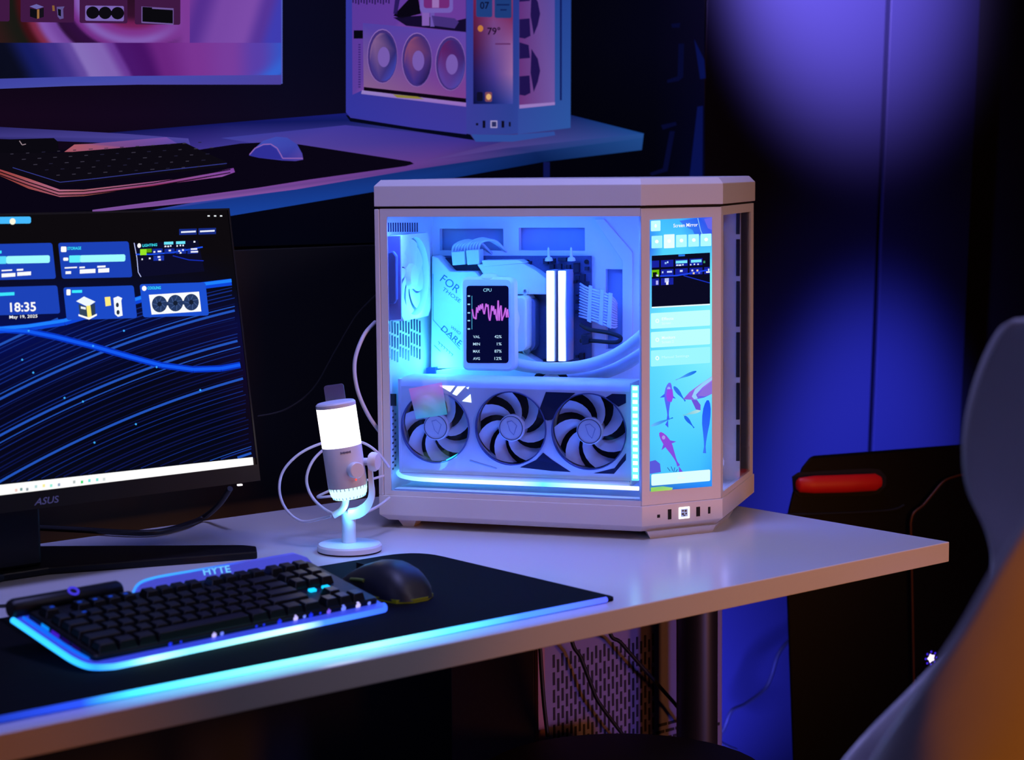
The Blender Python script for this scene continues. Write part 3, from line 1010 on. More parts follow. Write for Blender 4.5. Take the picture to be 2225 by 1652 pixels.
# ---- inside: tray with recesses, floor, roof, rear wall
YT = 0.204
M_IN_BLUE = M_CASE_IN


def holed_plate(name, x0, x1, z0, z1, y, t, holes, m, parent):
    xs_ = sorted({x0, x1, *[h[0] for h in holes], *[h[1] for h in holes]})
    zs_ = sorted({z0, z1, *[h[2] for h in holes], *[h[3] for h in holes]})
    mb = MB()
    for a, c in zip(xs_, xs_[1:]):
        for d, e in zip(zs_, zs_[1:]):
            mx2, mz2 = (a + c) / 2, (d + e) / 2
            if not any(h[0] < mx2 < h[1] and h[2] < mz2 < h[3] for h in holes):
                mb.box(a, c, y, y + t, d, e)
    return build(name, mb, m, parent)


def rect_on(px0, py0, px1, py1, y):
    a, c = pc(px0, py0, y), pc(px1, py1, y)
    return (a.x, c.x, c.z, a.z)


h1, h2, h3 = rect_on(955, 497, 1094, 545, YT), rect_on(1127, 495, 1271, 545, YT), rect_on(1316, 585, 1362, 760, YT)
holed_plate('motherboard_tray', 0.008, 0.440, 0.0465, 0.4455, YT, 0.012, [h1, h2, h3], M_CASE_IN, tower)
b = MB()
b.box(0.008, 0.440, YT + 0.016, YT + 0.019, 0.0465, 0.4455)
build('tray_backing', b, mat('blue_grey_steel', (150, 160, 190), 0.5), tower)
plate('tray_cover', [(1290, 476), (1312, 476), (1374, 548), (1374, 800), (1352, 800), (1352, 568)], YT - 0.004, YT, M_CASE_IN, tower, bevel=0.001)
b = MB()
b.rings([ring_at(0.009, 0.0467), ring_at(0.009, 0.0495)])
build('case_floor', b, M_CASE_IN, tower)
b = MB()
b.rings([ring_at(0.009, 0.4420), ring_at(0.009, 0.4450)])
roof = build('case_roof', b, M_CASE_IN, tower)
b = MB()
b.box(0.0072, 0.0105, 0.005, WD - 0.008, 0.0495, 0.4420)
rear = build('rear_wall', b, M_CASE_IN, tower)
# roof slots
for x, w in ((977, 14), (1110, 40), (1160, 14), (1215, 42), (1015, 0)):
    if not w:
        continue
    a = pc(x - w / 2, 474, 0.05)
    c = pc(x + w / 2, 474, 0.05)
    b = MB()
    b.prism([(a.x, 0.045, 0.4419), (c.x, 0.045, 0.4419), (c.x, 0.062, 0.4419), (a.x, 0.062, 0.4419)], (0, 0, -0.0012))
    build('roof_slot', b, M_MATTE, roof)
# rear wall vents (joined: each slit is only a few pixels)
b = MB()
for k in range(13):
    q = [pcx(844 + 5.2 * k, y, 0.0107) for y in (484, 504)]
    b.box(0.0104, 0.0110, q[0].y - 0.0022, q[0].y + 0.0022, q[1].z, q[0].z)
for k in range(12):
    for j, (y0, y1) in enumerate(((700, 726), (731, 756), (761, 784))):
        sh = (k % 4) * 3.4 - 5
        q = [pcx(846 + 6.0 * k, y + sh - 0.12 * (6 * k), 0.0107) for y in (y0, y1)]
        b.box(0.0104, 0.0110, q[0].y - 0.0024, q[0].y + 0.0024, q[1].z, q[0].z)
for k in range(19):
    q = pcx(856 + (3 if k % 2 else -2), 893 + 7 * k, 0.0107)
    b.box(0.0104, 0.0110, q.y - 0.0025, q.y + 0.0025, q.z - 0.0012, q.z + 0.0012)
v = build('vent_grille', b, M_NAVY, rear)
v['kind'] = 'stuff'
q = [pcx(x, y, 0.0109) for x, y in ((846, 856), (857, 856), (857, 882), (846, 882))]
b = MB()
b.prism(q, (0.003, 0, 0))
build('rear_latch', b, M_MATTE, rear)


def fan_blades(parent, name, centre, axis, up, r0, r1, n, sweep, twist, m, spin=0.0, w0=0.75, w1=0.62, thick=0.0009):
    """separate curved blades around a hub; axis points at the viewer"""
    axis, up = Vector(axis).normalized(), Vector(up).normalized()
    side = up.cross(axis)
    out = None
    objs = []
    for k in range(n):
        a0 = 2 * math.pi * k / n + spin
        mb = MB()
        top, bot = [], []
        for i in range(6):
            t = i / 5
            r = r0 + (r1 - r0) * t
            half = math.pi / n * (w0 + (w1 - w0) * t)
            c = a0 + sweep * t
            row_t, row_b = [], []
            for j in range(6):
                s = -1 + 2 * j / 5
                a = c + half * s
                d = -twist * s * (0.6 + 0.4 * t) + 0.0012 * (1 - s * s)
                pnt = Vector(centre) + (side * math.cos(a) + up * math.sin(a)) * r + axis * d
                row_t.append(pnt)
                row_b.append(pnt - axis * thick)
            top.append(row_t)
            bot.append(row_b)
        it = [[mb.p(q) for q in r_] for r_ in top]
        ib = [[mb.p(q) for q in r_] for r_ in bot]
        for i in range(5):
            for j in range(5):
                mb.face((it[i][j], it[i][j + 1], it[i + 1][j + 1], it[i + 1][j]))
                mb.face((ib[i][j], ib[i + 1][j], ib[i + 1][j + 1], ib[i][j + 1]))
        for i in range(5):
            mb.face((it[i][0], it[i + 1][0], ib[i + 1][0], ib[i][0]))
            mb.face((it[i][5], ib[i][5], ib[i + 1][5], it[i + 1][5]))
            mb.face((it[0][i], ib[0][i], ib[0][i + 1], it[0][i + 1]))
            mb.face((it[5][i], it[5][i + 1], ib[5][i + 1], ib[5][i]))
        objs.append(build(name, mb, m, parent, smooth=50))
    return objs


# rear exhaust fan on the rear wall
fc = Vector((0.0, 0.080, 0.349))
rf = MB()
y0, y1, z0, z1 = 0.020, 0.140, 0.289, 0.409
n = 32
outer = []
for k in range(n):
    a = 2 * math.pi * (k + 0.5) / n
    c, s = math.cos(a), math.sin(a)
    m_ = 0.060 / max(abs(c), abs(s))
    outer.append((c * m_, s * m_))
inner = [(0.0555 * math.cos(2 * math.pi * (k + 0.5) / n), 0.0555 * math.sin(2 * math.pi * (k + 0.5) / n)) for k in range(n)]
rf.rings([[(0.0115, fc.y + a, fc.z + c) for a, c in outer], [(0.030, fc.y + a, fc.z + c) for a, c in outer], [(0.030, fc.y + a, fc.z + c) for a, c in inner], [(0.0125, fc.y + a, fc.z + c) for a, c in inner]], False, False)
rfan = build('rear_fan', rf, M_WHITE, tower, smooth=30)
b = MB()
b.cyl((0.0117, fc.y, fc.z), (0.0125, fc.y, fc.z), 0.055, n=32)
build('fan_backing', b, mat('pale_grille', (170, 182, 200), 0.6), rfan)
b = MB()
b.lathe([(0.018, 0.0), (0.018, 0.012), (0.016, 0.015), (0.0, 0.015)], (0.0135, fc.y, fc.z), (1, 0, 0))
build('fan_hub', b, M_WHITE, rfan, smooth=35)
fan_blades(rfan, 'fan_blade', (0.0205, fc.y, fc.z), (1, 0, 0), (0, 0, 1), 0.017, 0.053, 9, 0.6, 0.0014, M_WHITE, 0.0, 0.9, 0.88)
# grip plate in front of the fan
b = MB()
g = [pc(x, y, 0.016) for x, y in ((841, 514), (869, 513), (872, 694), (845, 696))]
b.prism(g, (0, 0.003, 0))
grip = build('cable_cover', b, mat('violet_grey_plastic', (150, 140, 190), 0.5), tower)
b = MB()
g = [pc(x, y, 0.0155) for x, y in ((846, 548), (858, 545), (866, 556), (866, 650), (860, 660), (847, 660))]
b.prism(g, (0, -0.008, 0))
build('grip_handle', b, mat('blue_grey_plastic', (110, 120, 170), 0.4), grip, bevel=0.002)

# ---- motherboard with its covers, memory, cables
mbrd = plate('motherboard', [(938, 556), (1285, 556), (1285, 815), (938, 815)], YT - 0.006, YT - 0.003, mat('slate_circuit_board', (70, 78, 112), 0.5, scale=400, var=0.25), tower)
M_HS = mat('white_heatsink', (216, 224, 228), 0.45)
M_COMP = mat('dark_components', (16, 18, 40), 0.5)
cov = plate('board_cover', [(938, 556), (950, 560), (977, 590), (1030, 590), (1060, 620), (1060, 806), (1002, 806), (998, 800), (936, 802)], YT - 0.040, YT - 0.006, M_HS, mbrd, bevel=0.0015)
plate('board_cover', [(1036, 575), (1130, 569), (1166, 590), (1187, 606), (1187, 640), (1120, 640), (1060, 612)], YT - 0.034, YT - 0.006, M_HS, mbrd, bevel=0.0015)
plate('board_cover', [(1046, 566), (1125, 565), (1140, 572), (1050, 580)], YT - 0.036, YT - 0.006, M_HS, mbrd, bevel=0.001)
plate('board_cover', [(1118, 765), (1140, 770), (1176, 792), (1176, 812), (1090, 812), (1090, 780)], YT - 0.034, YT - 0.006, M_HS, mbrd, bevel=0.001)
plate('board_cover', [(940, 806), (990, 800), (1180, 806), (1180, 820), (940, 818)], YT - 0.045, YT - 0.006, M_HS, mbrd, bevel=0.001)
plate('socket_block', [(948, 563), (976, 590), (1046, 590), (1046, 570), (1010, 556)], YT - 0.012, YT - 0.006, M_NAVY, mbrd)
plate('io_block', [(926, 800), (946, 798), (946, 812), (926, 812)], YT - 0.05, YT - 0.006, mat('blue_connector', (30, 60, 190), 0.4), mbrd)
# printed slogan on the cover
SCV = Sheet(PCM @ Vector((0, YT - 0.0404, 0)), PY_, tower, 0.0001)
DK = (40, 110, 140)
M_INK = mat('teal_ink', (44, 104, 130), 0.6)


def ink(body, ox, oy, ux, uy, w, h, parent):
    """lettering running along (ux, uy) from the baseline start"""
    L = math.hypot(ux, uy)
    ux, uy = ux / L, uy / L
    bl, br = (ox, oy), (ox + ux * w, oy + uy * w)
    tl, tr = (ox + uy * h, oy - ux * h), (ox + ux * w + uy * h, oy + uy * w - ux * h)
    SCV.text(body, [tl, tr, br, bl], DK, 1)


ink('FOR', 955, 610, 0.80, 0.60, 47, 17, cov)
ink('THOSE', 960, 630, 0.80, 0.60, 48, 8, cov)
ink('WHO', 978, 712, 0.80, 0.62, 26, 6, cov)
ink('DARE', 957, 716, 0.74, 0.67, 56, 12, cov)
for k in range(6):
    x, y = 952 + 5.6 * k, 742 + 5 * k
    SCV.line([(x, y), (x + 4, y + 3.5), (x + 1, y + 7)], 1.2, DK, 1)
SCV.line([(941, 595), (941, 695), (1000, 760)], 1.0, DK, 1)
SCV.line([(943, 750), (957, 764)], 1.2, DK, 1)
o = build('slogan_print', SCV.mb, M_INK, cov)
SCV.new()
# memory sticks that glow along the front edge
M_RAM = mat('memory_heatspreader', (186, 190, 206), 0.4)
G_RAM = glow('memory_light', (225, 240, 255), 4.0)
for x0, x1 in ((1187, 1204), (1212.5, 1229)):
    st = plate('memory_stick', [(x0, 588), (x1 + 2, 588), (x1 + 2, 786), (x0, 786)], YT - 0.046, YT - 0.008, M_RAM, tower, bevel=0.0008)
    plate('light_bar', [(x0, 589), (x1 - 1, 589), (x1 - 3 + (2 if x0 < 1200 else 0), 670), (x1 - 1, 785), (x0 + 1, 785)], YT - 0.0490, YT - 0.0462, G_RAM, st, bevel=0.0008)
# small dark parts along the board's right margin
rc = random.Random(5)
for x, y, w, h in ((1180, 562, 10, 12), (1196, 562, 9, 9), (1212, 560, 18, 8), (1194, 575, 9, 10), (1210, 574, 9, 12), (1225, 576, 6, 8), (1232, 576, 6, 8), (1246, 572, 12, 20), (1250, 600, 9, 8), (1246, 610, 6, 6), (1260, 596, 10, 16), (1270, 580, 8, 8), (1268, 612, 10, 12), (1250, 652, 6, 8), (1249, 674, 7, 8), (1251, 640, 4, 4), (1258, 768, 10, 18), (1250, 772, 6, 6), (1272, 630, 8, 10), (1180, 780, 4, 6), (1143, 568, 10, 8), (1262, 628, 6, 8)):
    plate('board_component', [(x, y), (x + w, y), (x + w, y + h), (x, y + h)], YT - 0.013, YT - 0.006, M_COMP, mbrd)
for x, y in ((1147, 569), (1275, 569)):
    c = pc(x, y, YT - 0.006)
    b = MB()
    b.cyl(c, c - Vector((0, 0.003, 0)), 0.0032, n=16)
    build('board_screw', b, M_MATTE, mbrd)
for x, y in ((1197, 566), (1246, 566)):
    c = pc(x, y, YT - 0.012)
    b = MB()
    b.lathe([(0.006, 0), (0.005, 0.004), (0.002, 0.006), (0.0015, 0.018), (0.0, 0.020)], c - Vector((0, 0.01, 0)), (0, -0.1, 1), 12)
    build('cable_clip', b, M_WHITE, mbrd, smooth=40)
# processor block and screws beside the pump
plate('processor_block', [(1105, 645), (1136, 643), (1143, 650), (1143, 756), (1136, 764), (1105, 766)], YT - 0.055, YT - 0.006, mat('pale_pump_block', (228, 240, 236), 0.4), tower, bevel=0.003)
plate('pump_bracket', [(1143, 652), (1156, 648), (1163, 656), (1163, 752), (1154, 764), (1143, 760)], YT - 0.028, YT - 0.006, mat('steel_blue_bracket', (96, 110, 150), 0.4), tower, bevel=0.002)
for x, y, r in ((1143, 633, 0.0050), (1146, 762, 0.0056)):
    c = pc(x, y, YT - 0.03)
    b = MB()
    b.lathe([(r, 0), (r, 0.006), (r * 0.6, 0.0065), (r * 0.5, 0.004), (0, 0.004)], c, (0, -1, 0), 16)
    build('pump_screw', b, M_SILVER if y > 700 else M_WHITE, tower, smooth=40)
# pump head with its phone-shaped display
b = MB()
lc0, lc1 = pc(1000, 602, 0.085), pc(1117, 808, 0.085)
lp = round_poly([(lc0.x, lc1.z), (lc1.x, lc1.z), (lc1.x, lc0.z), (lc0.x, lc0.z)], 0.011, 6)
li = inset(lp, 0.0035)
b.rings([[(v.x, 0.105, v.y) for v in lp], [(v.x, 0.089, v.y) for v in lp], [(v.x, 0.085, v.y) for v in li]])
pump = build('pump_display', b, M_WHITE, tower, smooth=40)
pm = (pc(1060, 700, 0.105))
b = MB()
b.cyl((pm.x, 0.105, pm.z), (pm.x, YT - 0.03, pm.z), 0.034, n=32)
build('pump_body', b, M_WHITE, pump, smooth=40)
c = pc(1063, 606, 0.098)
b = MB()
b.lathe([(0.0, 0), (0.015, 0.0), (0.015, 0.004), (0.010, 0.0085), (0.0, 0.010)], (c.x, 0.1, c.z - 0.002), (0, 0, 1), 24)
build('pump_cap', b, M_WHITE, pump, smooth=40)
SLC = Sheet(PCM @ Vector((0, 0.0846, 0)), PY_, tower, 0.00006)
SLC.rect(1013.5, 621, 1105, 789, (9, 12, 52), 1, 0, 0, 6)
SLC.text('CPU', quad(1050, 627, 1068, 634), (180, 240, 250), 2, 0.01)
SLC.line([(1025.5, 643), (1025.5, 716)], 1.4, (90, 190, 210), 2)
for y in (643.5, 661.5, 680, 697, 715):
    SLC.rect(1016, y - 1.5, 1021.5, y + 1.5, (190, 235, 245), 2)
wave = [672, 684, 692, 690, 694, 668, 680, 664, 675, 662, 672, 660, 676, 683, 672, 660, 667, 662, 690, 697, 684, 664, 676, 665, 684, 672, 690, 697, 653, 697, 670, 664, 697, 690, 686, 678, 669, 690, 672, 690]
pts = [(1026 + 2.02 * k, y) for k, y in enumerate(wave)]
SLC.line(pts, 4.4, (150, 50, 150), 2)
SLC.line(pts, 2.2, (250, 130, 240), 3)
for k, (a, v_) in enumerate((('VAL', '42%'), ('MIN', '1%'), ('MAX', '87%'), ('AVG', '12%'))):
    y = 729 + 15.8 * k
    SLC.text(a, quad(1028, y, 1043, y + 6), (225, 248, 250), 2, 0.012)
    SLC.text(v_, quad(1090 - 5.2 * len(v_), y - 0.5, 1090, y + 6), (225, 248, 250), 2, 0.012)
SLC.done('pump_screen', SCREEN, pump)
# coolant hoses with a black clamp
M_HOSE = mat('white_hose', (222, 224, 234), 0.35)
for pts, y0, y1 in (([(1108, 788), (1150, 797), (1200, 801), (1255, 798), (1310, 784), (1360, 758), (1412, 716)], 0.120, 0.080), ([(1230, 822), (1275, 818), (1320, 808), (1365, 788), (1415, 756)], 0.125, 0.100)):
    q = [pc(x, y, y0 + (y1 - y0) * k / (len(pts) - 1)) for k, (x, y) in enumerate(pts)]
    b = MB()
    b.tube(q, 0.0088, 14, 5)
    build('coolant_hose', b, M_HOSE, tower, smooth=60)
b = MB()
c = pc(1198, 822, 0.110)
q = [(c.x - 0.021, 0.11, c.z), (c.x - 0.013, 0.11, c.z + 0.008), (c.x, 0.11, c.z + 0.0135), (c.x + 0.012, 0.11, c.z + 0.009), (c.x + 0.020, 0.11, c.z)]
b.tube(q, 0.005, 10, 4)
build('hose_clamp', b, M_RUBBER, tower, smooth=60)
# 24-pin cable: parallel wires held by combs
M_WIRE = mat('white_wire', (206, 208, 222), 0.5)
cab = thing_part = build('power_cable', MB().box(*[v for v in (0.238, 0.2385, YT - 0.02, YT - 0.0195, 0.3, 0.3005)]), M_WIRE, tower)
for k in range(12):
    t = k / 11
    q = [pc(1261 - 2 * t, 617 + 70 * t, YT - 0.02), pc(1276, 626 + 66 * t, YT - 0.035), pc(1300, 633 + 68 * t, YT - 0.045), pc(1322, 641 + 68 * t, YT - 0.045), pc(1334, 650 + 62 * t, YT - 0.03), pc(1340, 660 + 50 * t, YT - 0.004)]
    b = MB()
    b.tube(q, 0.0016, 7, 3)
    build('wire', b, M_WIRE, cab, smooth=60)
for xa, dy, y_ in ((1283, 0, -0.040), (1308, 8, -0.048), (1326, 16, -0.046)):
    plate('cable_comb', [(xa - 4, 620 + dy), (xa + 4, 622 + dy), (xa + 1, 702 + dy * 0.8), (xa - 8, 698 + dy * 0.8)], YT + y_ - 0.002, YT + y_ + 0.002, M_WIRE, cab, bevel=0.0006)
# processor power plugs with arching wires
for x0, x1, yt, yb in ((980, 1010, 548, 577), (1012, 1041, 544, 576)):
    pl = plate('power_plug', [(x0, yt), (x1 - 1, yt - 2), (x1, yb - 2), (x0 + 3, yb)], YT - 0.034, YT - 0.012, mat('pale_plug', (210, 226, 226), 0.5), tower, bevel=0.001)
    for k in range(5):
        t = k / 4
        q = [pc(x0 + 3 + (x1 - x0 - 5) * t, yt + 2, YT - 0.024), pc(x0 + 8 + 26 * t, yt - 16 - 2 * t, YT - 0.028), pc(x0 + 38 + 24 * t, yt - 26 + 5 * t, YT - 0.022), pc(x0 + 66 + 14 * t, yt - 14 + 8 * t, YT - 0.01), pc(x0 + 84 + 8 * t, yt + 2 + 5 * t, YT + 0.006)]
        b = MB()
        b.tube(q, 0.0018, 7, 4)
        build('wire', b, M_WIRE, pl, smooth=60)
# black data cable
b = MB()
b.tube([pc(1262, 706, YT - 0.03), pc(1280, 716, YT - 0.04), pc(1320, 723, YT - 0.05), pc(1348, 733, YT - 0.05), pc(1338, 744, YT - 0.05), pc(1290, 741, YT - 0.04), pc(1262, 741, YT - 0.03)], 0.0030, 8, 6)
dc = build('data_cable', b, M_RUBBER, tower, smooth=60)
plate('plug', [(1262, 728), (1276, 727), (1278, 748), (1264, 750)], YT - 0.046, YT - 0.02, M_COMP, dc, bevel=0.001)

# ---- graphics card
GY = 0.030
ga, gb = pc(865, 822, GY), pc(1385, 822, GY)
gx0, gx1 = ga.x, 0.3655
gz1, gz0 = 0.2095, 0.0745
M_SHROUD = mat('white_shroud', (206, 206, 220), 0.4)
M_DARKFAN = mat('fan_well', (6, 7, 16), 0.6)
fans = [(pc(946, 929, GY), 0.0505, 0.5), (pc(1110, 931, GY), 0.0515, 0.18), (pc(1280, 938, GY), 0.0530, 0.8)]
b = MB()
n = 48
edges = [gx0 + 0.004, (fans[0][0].x + fans[1][0].x) / 2, (fans[1][0].x + fans[2][0].x) / 2, gx1 - 0.010]
zt, zb = gz1 - 0.012, gz0 + 0.001
for (c, r, sp_), xa, xb in zip(fans, edges, edges[1:]):
    ci, so = [], []
    for k in range(n):
        a = 2 * math.pi * k / n
        cs, sn = math.cos(a), math.sin(a)
        ci.append((c.x + r * cs, GY, c.z + r * sn))
        m_ = 1e9
        if cs > 1e-6:
            m_ = min(m_, (xb - c.x) / cs)
        if cs < -1e-6:
            m_ = min(m_, (xa - c.x) / cs)
        if sn > 1e-6:
            m_ = min(m_, (zt - c.z) / sn)
        if sn < -1e-6:
            m_ = min(m_, (zb - c.z) / sn)
        so.append((c.x + m_ * cs, GY, c.z + m_ * sn))
    # snap to the cell corners so that cells close
    for cx_, cz_ in ((xa, zb), (xb, zb), (xa, zt), (xb, zt)):
        k = min(range(n), key=lambda k: (so[k][0] - cx_) ** 2 + (so[k][2] - cz_) ** 2)
        so[k] = (cx_, GY, cz_)
    b.rings([so, ci, [(x, GY + 0.022, z) for x, y, z in ci]], False, False)
card = build('graphics_card', b, M_SHROUD, tower, smooth=30)
# rolled top edge, body behind, ends
b = MB()
prof = [(GY, zt), (GY + 0.001, zt + 0.005), (GY + 0.004, zt + 0.0095), (GY + 0.009, zt + 0.012), (GY + 0.055, zt + 0.012), (GY + 0.055, zb), (GY + 0.024, zb), (GY + 0.024, zt)]
b.rings([[(gx0 + 0.004, y, z) for y, z in prof], [(gx1 - 0.010, y, z) for y, z in prof]])
build('card_body', b, M_SHROUD, card, smooth=30)
b = MB()
b.box(gx0, gx0 + 0.004, GY - 0.001, GY + 0.055, zb, zt + 0.010)
b.box(gx1 - 0.010, gx1 - 0.0085, GY - 0.001, GY + 0.055, zb - 0.004, zt + 0.012)
build('card_bracket', b, M_SHROUD, card)
b = MB()
b.box(gx0, gx1 - 0.010, GY - 0.001, GY + 0.05, zb - 0.009, zb)
build('card_lower_rail', b, M_SHROUD, card, bevel=0.002)
for (c, r, spin) in fans:
    b = MB()
    b.cyl((c.x, GY + 0.0215, c.z), (c.x, GY + 0.0235, c.z), r * 1.02, n=40)
    build('fan_well', b, M_DARKFAN, card)
    b = MB()
    rr = [(r * 1.0, -0.001), (r * 1.0, -0.003), (r * 0.975, -0.003), (r * 0.975, 0.004)]
    b.rings([[(c.x + q * math.cos(2 * math.pi * k / 48), GY + d, c.z + q * math.sin(2 * math.pi * k / 48)) for k in range(48)] for q, d in rr], False, False)
    build('fan_ring', b, mat('silver_blue_ring', (90, 96, 150), 0.3, metal=0.4), card, smooth=40)
    b = MB()
    b.lathe([(0.0185, 0.0), (0.0185, 0.017), (0.0175, 0.0185), (0.0, 0.0185)], (c.x, GY + 0.0195, c.z), (0, -1, 0), 32)
    build('fan_hub', b, M_SHROUD, card, smooth=35)
    b = MB()
    b.lathe([(0.0168, 0.0), (0.0168, 0.0006), (0.0162, 0.0006), (0.0162, 0.0)], (c.x, GY + 0.0010, c.z), (0, -1, 0), 32)
    b.f = [q for q in b.f if len(q) == 4]
    build('hub_ring', b, M_NAVY, card, smooth=35)
    b = MB()
    b.rings([[(c.x + x, GY + 0.0007, c.z + z) for x, z in ((-0.006, 0.009), (0.001, 0.011), (0.009, 0.004), (0.004, -0.010), (-0.002, -0.004))],
             [(c.x + x, GY + 0.0007, c.z + z) for x, z in ((-0.005, 0.008), (0.001, 0.0098), (0.0078, 0.004), (0.0038, -0.0084), (-0.001, -0.004))]], False, False)
    build('hub_emblem', b, mat('grey_blue_ink', (140, 148, 190), 0.5), card)
    fan_blades(card, 'fan_blade', (c.x, GY + 0.0085, c.z), (0, -1, 0), (0, 0, 1), 0.0180, r * 0.955, 7, 0.75, 0.0048, M_SHROUD, spin, 0.66, 0.62)
# dark inlays of the shroud and its lit slits
for pts in ([(1166, 906), (1186, 852), (1250, 854), (1222, 878), (1200, 912), (1190, 914)], [(1316, 864), (1330, 856), (1360, 857), (1360, 876), (1344, 884)], [(1130, 1016), (1165, 1000), (1180, 984), (1200, 1000), (1240, 1026), (1200, 1024)],
            [(1290, 1029), (1335, 1018), (1360, 985), (1360, 1000), (1334, 1030)]):
    plate('shroud_inlay', pts, GY - 0.0004, GY + 0.002, M_NAVY, card)
G_SLIT = glow('slit_light', (235, 245, 255), 2.5)
for pts in ([(954, 838), (988, 839), (978, 852), (968, 846)], [(994, 840), (1011, 840), (992, 860), (983, 856)], [(1004, 872), (1022, 857), (1024, 875)], [(1013, 843), (1019, 841), (1017, 846)]):
    plate('light_slit', pts, GY - 0.0005, GY + 0.002, G_SLIT, card)
plate('light_slit', [(968, 1000), (994, 986), (992, 994), (972, 1002)], GY - 0.0005, GY + 0.002, glow('cyan_slit', (60, 230, 240), 1.5), card)
plate('card_seam', [(1020, 1000), (1080, 1018), (1078, 1020), (1020, 1003)], GY - 0.0005, GY + 0.002, mat('seam_grey', (150, 170, 190), 0.4), card)

# LED ladder at the card's right end
b = MB()
la, lb = pc(1372, 838, 0.022), pc(1387, 1045, 0.022)
b.box(la.x, lb.x, 0.022, 0.026, lb.z, la.z)
lad = build('led_ladder', b, glow('ladder_cyan', (110, 240, 255), 2.2), tower)
for k in range(14):
    z = la.z + (lb.z - la.z) * (k + 0.4) / 14
    b = MB()
    b.box(la.x + 0.0018, lb.x - 0.0008, 0.0214, 0.0219, z - 0.0026, z + 0.0026)
    build('led_cell', b, glow('ladder_cell', (235, 255, 255), 3.0), lad)
# bent LED tube along the floor of the case
b = MB()
b.tube([pc(880, 1022, 0.060), pc(868, 1025, 0.045), pc(866, 1030, 0.030), pc(880, 1037, 0.022), pc(930, 1043, 0.020), pc(1100, 1050, 0.020), pc(1250, 1056, 0.020), pc(1388, 1062, 0.020)], 0.0030, 10, 6)
build('led_tube', b, strip_glow('led_tube_light', 0, [(0.0, (60, 190, 255)), (0.05, (190, 245, 255)), (0.09, (255, 255, 255)), (0.2, (240, 250, 255)), (0.235, (120, 240, 255)), (0.28, (230, 255, 255)), (0.37, (255, 255, 255))], 1.7), tower, smooth=60)
b = MB()
b.box(0.020, 0.374, 0.008, 0.024, 0.0495, 0.0555)
build('led_channel', b, M_CASE_IN, tower, bevel=0.001)
plate('card_riser', [(880, 1022), (1380, 1034), (1380, 1046), (880, 1034)], 0.05, 0.06, M_NAVY, tower)
# reflection painted as a pink-to-green sheet on the glass
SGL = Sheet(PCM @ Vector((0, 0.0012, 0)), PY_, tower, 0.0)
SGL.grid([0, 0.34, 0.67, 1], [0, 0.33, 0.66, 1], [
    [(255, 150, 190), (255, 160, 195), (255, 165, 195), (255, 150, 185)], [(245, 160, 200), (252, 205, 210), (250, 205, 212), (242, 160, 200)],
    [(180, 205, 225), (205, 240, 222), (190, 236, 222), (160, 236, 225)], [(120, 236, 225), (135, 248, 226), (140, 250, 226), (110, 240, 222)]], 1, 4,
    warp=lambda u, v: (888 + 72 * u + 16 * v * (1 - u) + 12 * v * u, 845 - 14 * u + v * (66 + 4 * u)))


def reflection_mat():
    m = bpy.data.materials.new('painted_reflection')
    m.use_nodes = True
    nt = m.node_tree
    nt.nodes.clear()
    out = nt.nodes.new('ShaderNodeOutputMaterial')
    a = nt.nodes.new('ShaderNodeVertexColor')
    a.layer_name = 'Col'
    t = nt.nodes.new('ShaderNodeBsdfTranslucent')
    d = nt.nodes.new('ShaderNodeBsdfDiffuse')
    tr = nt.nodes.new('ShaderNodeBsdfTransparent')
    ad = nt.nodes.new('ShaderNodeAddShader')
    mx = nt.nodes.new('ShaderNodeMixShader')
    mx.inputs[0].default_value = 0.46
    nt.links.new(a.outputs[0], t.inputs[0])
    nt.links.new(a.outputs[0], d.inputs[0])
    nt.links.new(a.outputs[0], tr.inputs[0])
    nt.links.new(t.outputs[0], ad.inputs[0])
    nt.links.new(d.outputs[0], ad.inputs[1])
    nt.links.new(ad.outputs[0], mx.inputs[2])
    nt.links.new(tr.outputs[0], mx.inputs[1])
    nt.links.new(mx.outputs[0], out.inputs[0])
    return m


SGL.done('painted_reflection', reflection_mat(), tower)['label'] = 'pink and green reflection painted on the glass'
# slotted inner panel behind the front window
b = MB()
b.box(0.425, 0.4650, 0.2360, 0.2390, 0.0495, 0.4420)
sp = build('front_inner_panel', b, M_CASE_IN, tower)
for y0, y1 in ((461, 509), (520, 600), (611, 710), (722, 820), (832, 912), (923, 1002)):
    q = [pc(x, y, 0.2358) for x, y in ((1600, y0), (1608, y0), (1607.5, y1), (1599.5, y1))]
    b = MB()
    b.prism(q, (0, -0.001, 0))
    build('panel_slot', b, mat('deep_navy', (6, 6, 26), 0.6), sp, bevel=0.0004)
b = MB()
b.box(0.440, 0.462, 0.105, 0.128, 0.0495, 0.066)
build('led_block', b, glow('pale_led_block', (200, 215, 255), 1.6), tower)


def pc_light(name, kind, loc, power, color, size=0.03, to=None, size_y=None):
    d = bpy.data.lights.new(name, kind)
    d.energy, d.color = power, color
    if kind == 'AREA':
        d.size = size
        if size_y:
            d.shape = 'RECTANGLE'
            d.size_y = size_y
    else:
        d.shadow_soft_size = size
    o = bpy.data.objects.new(name, d)
    COL.objects.link(o)
    o.parent = tower
    o.location = loc
    if to:
        o.rotation_euler = look_rot(loc, to)
    return o


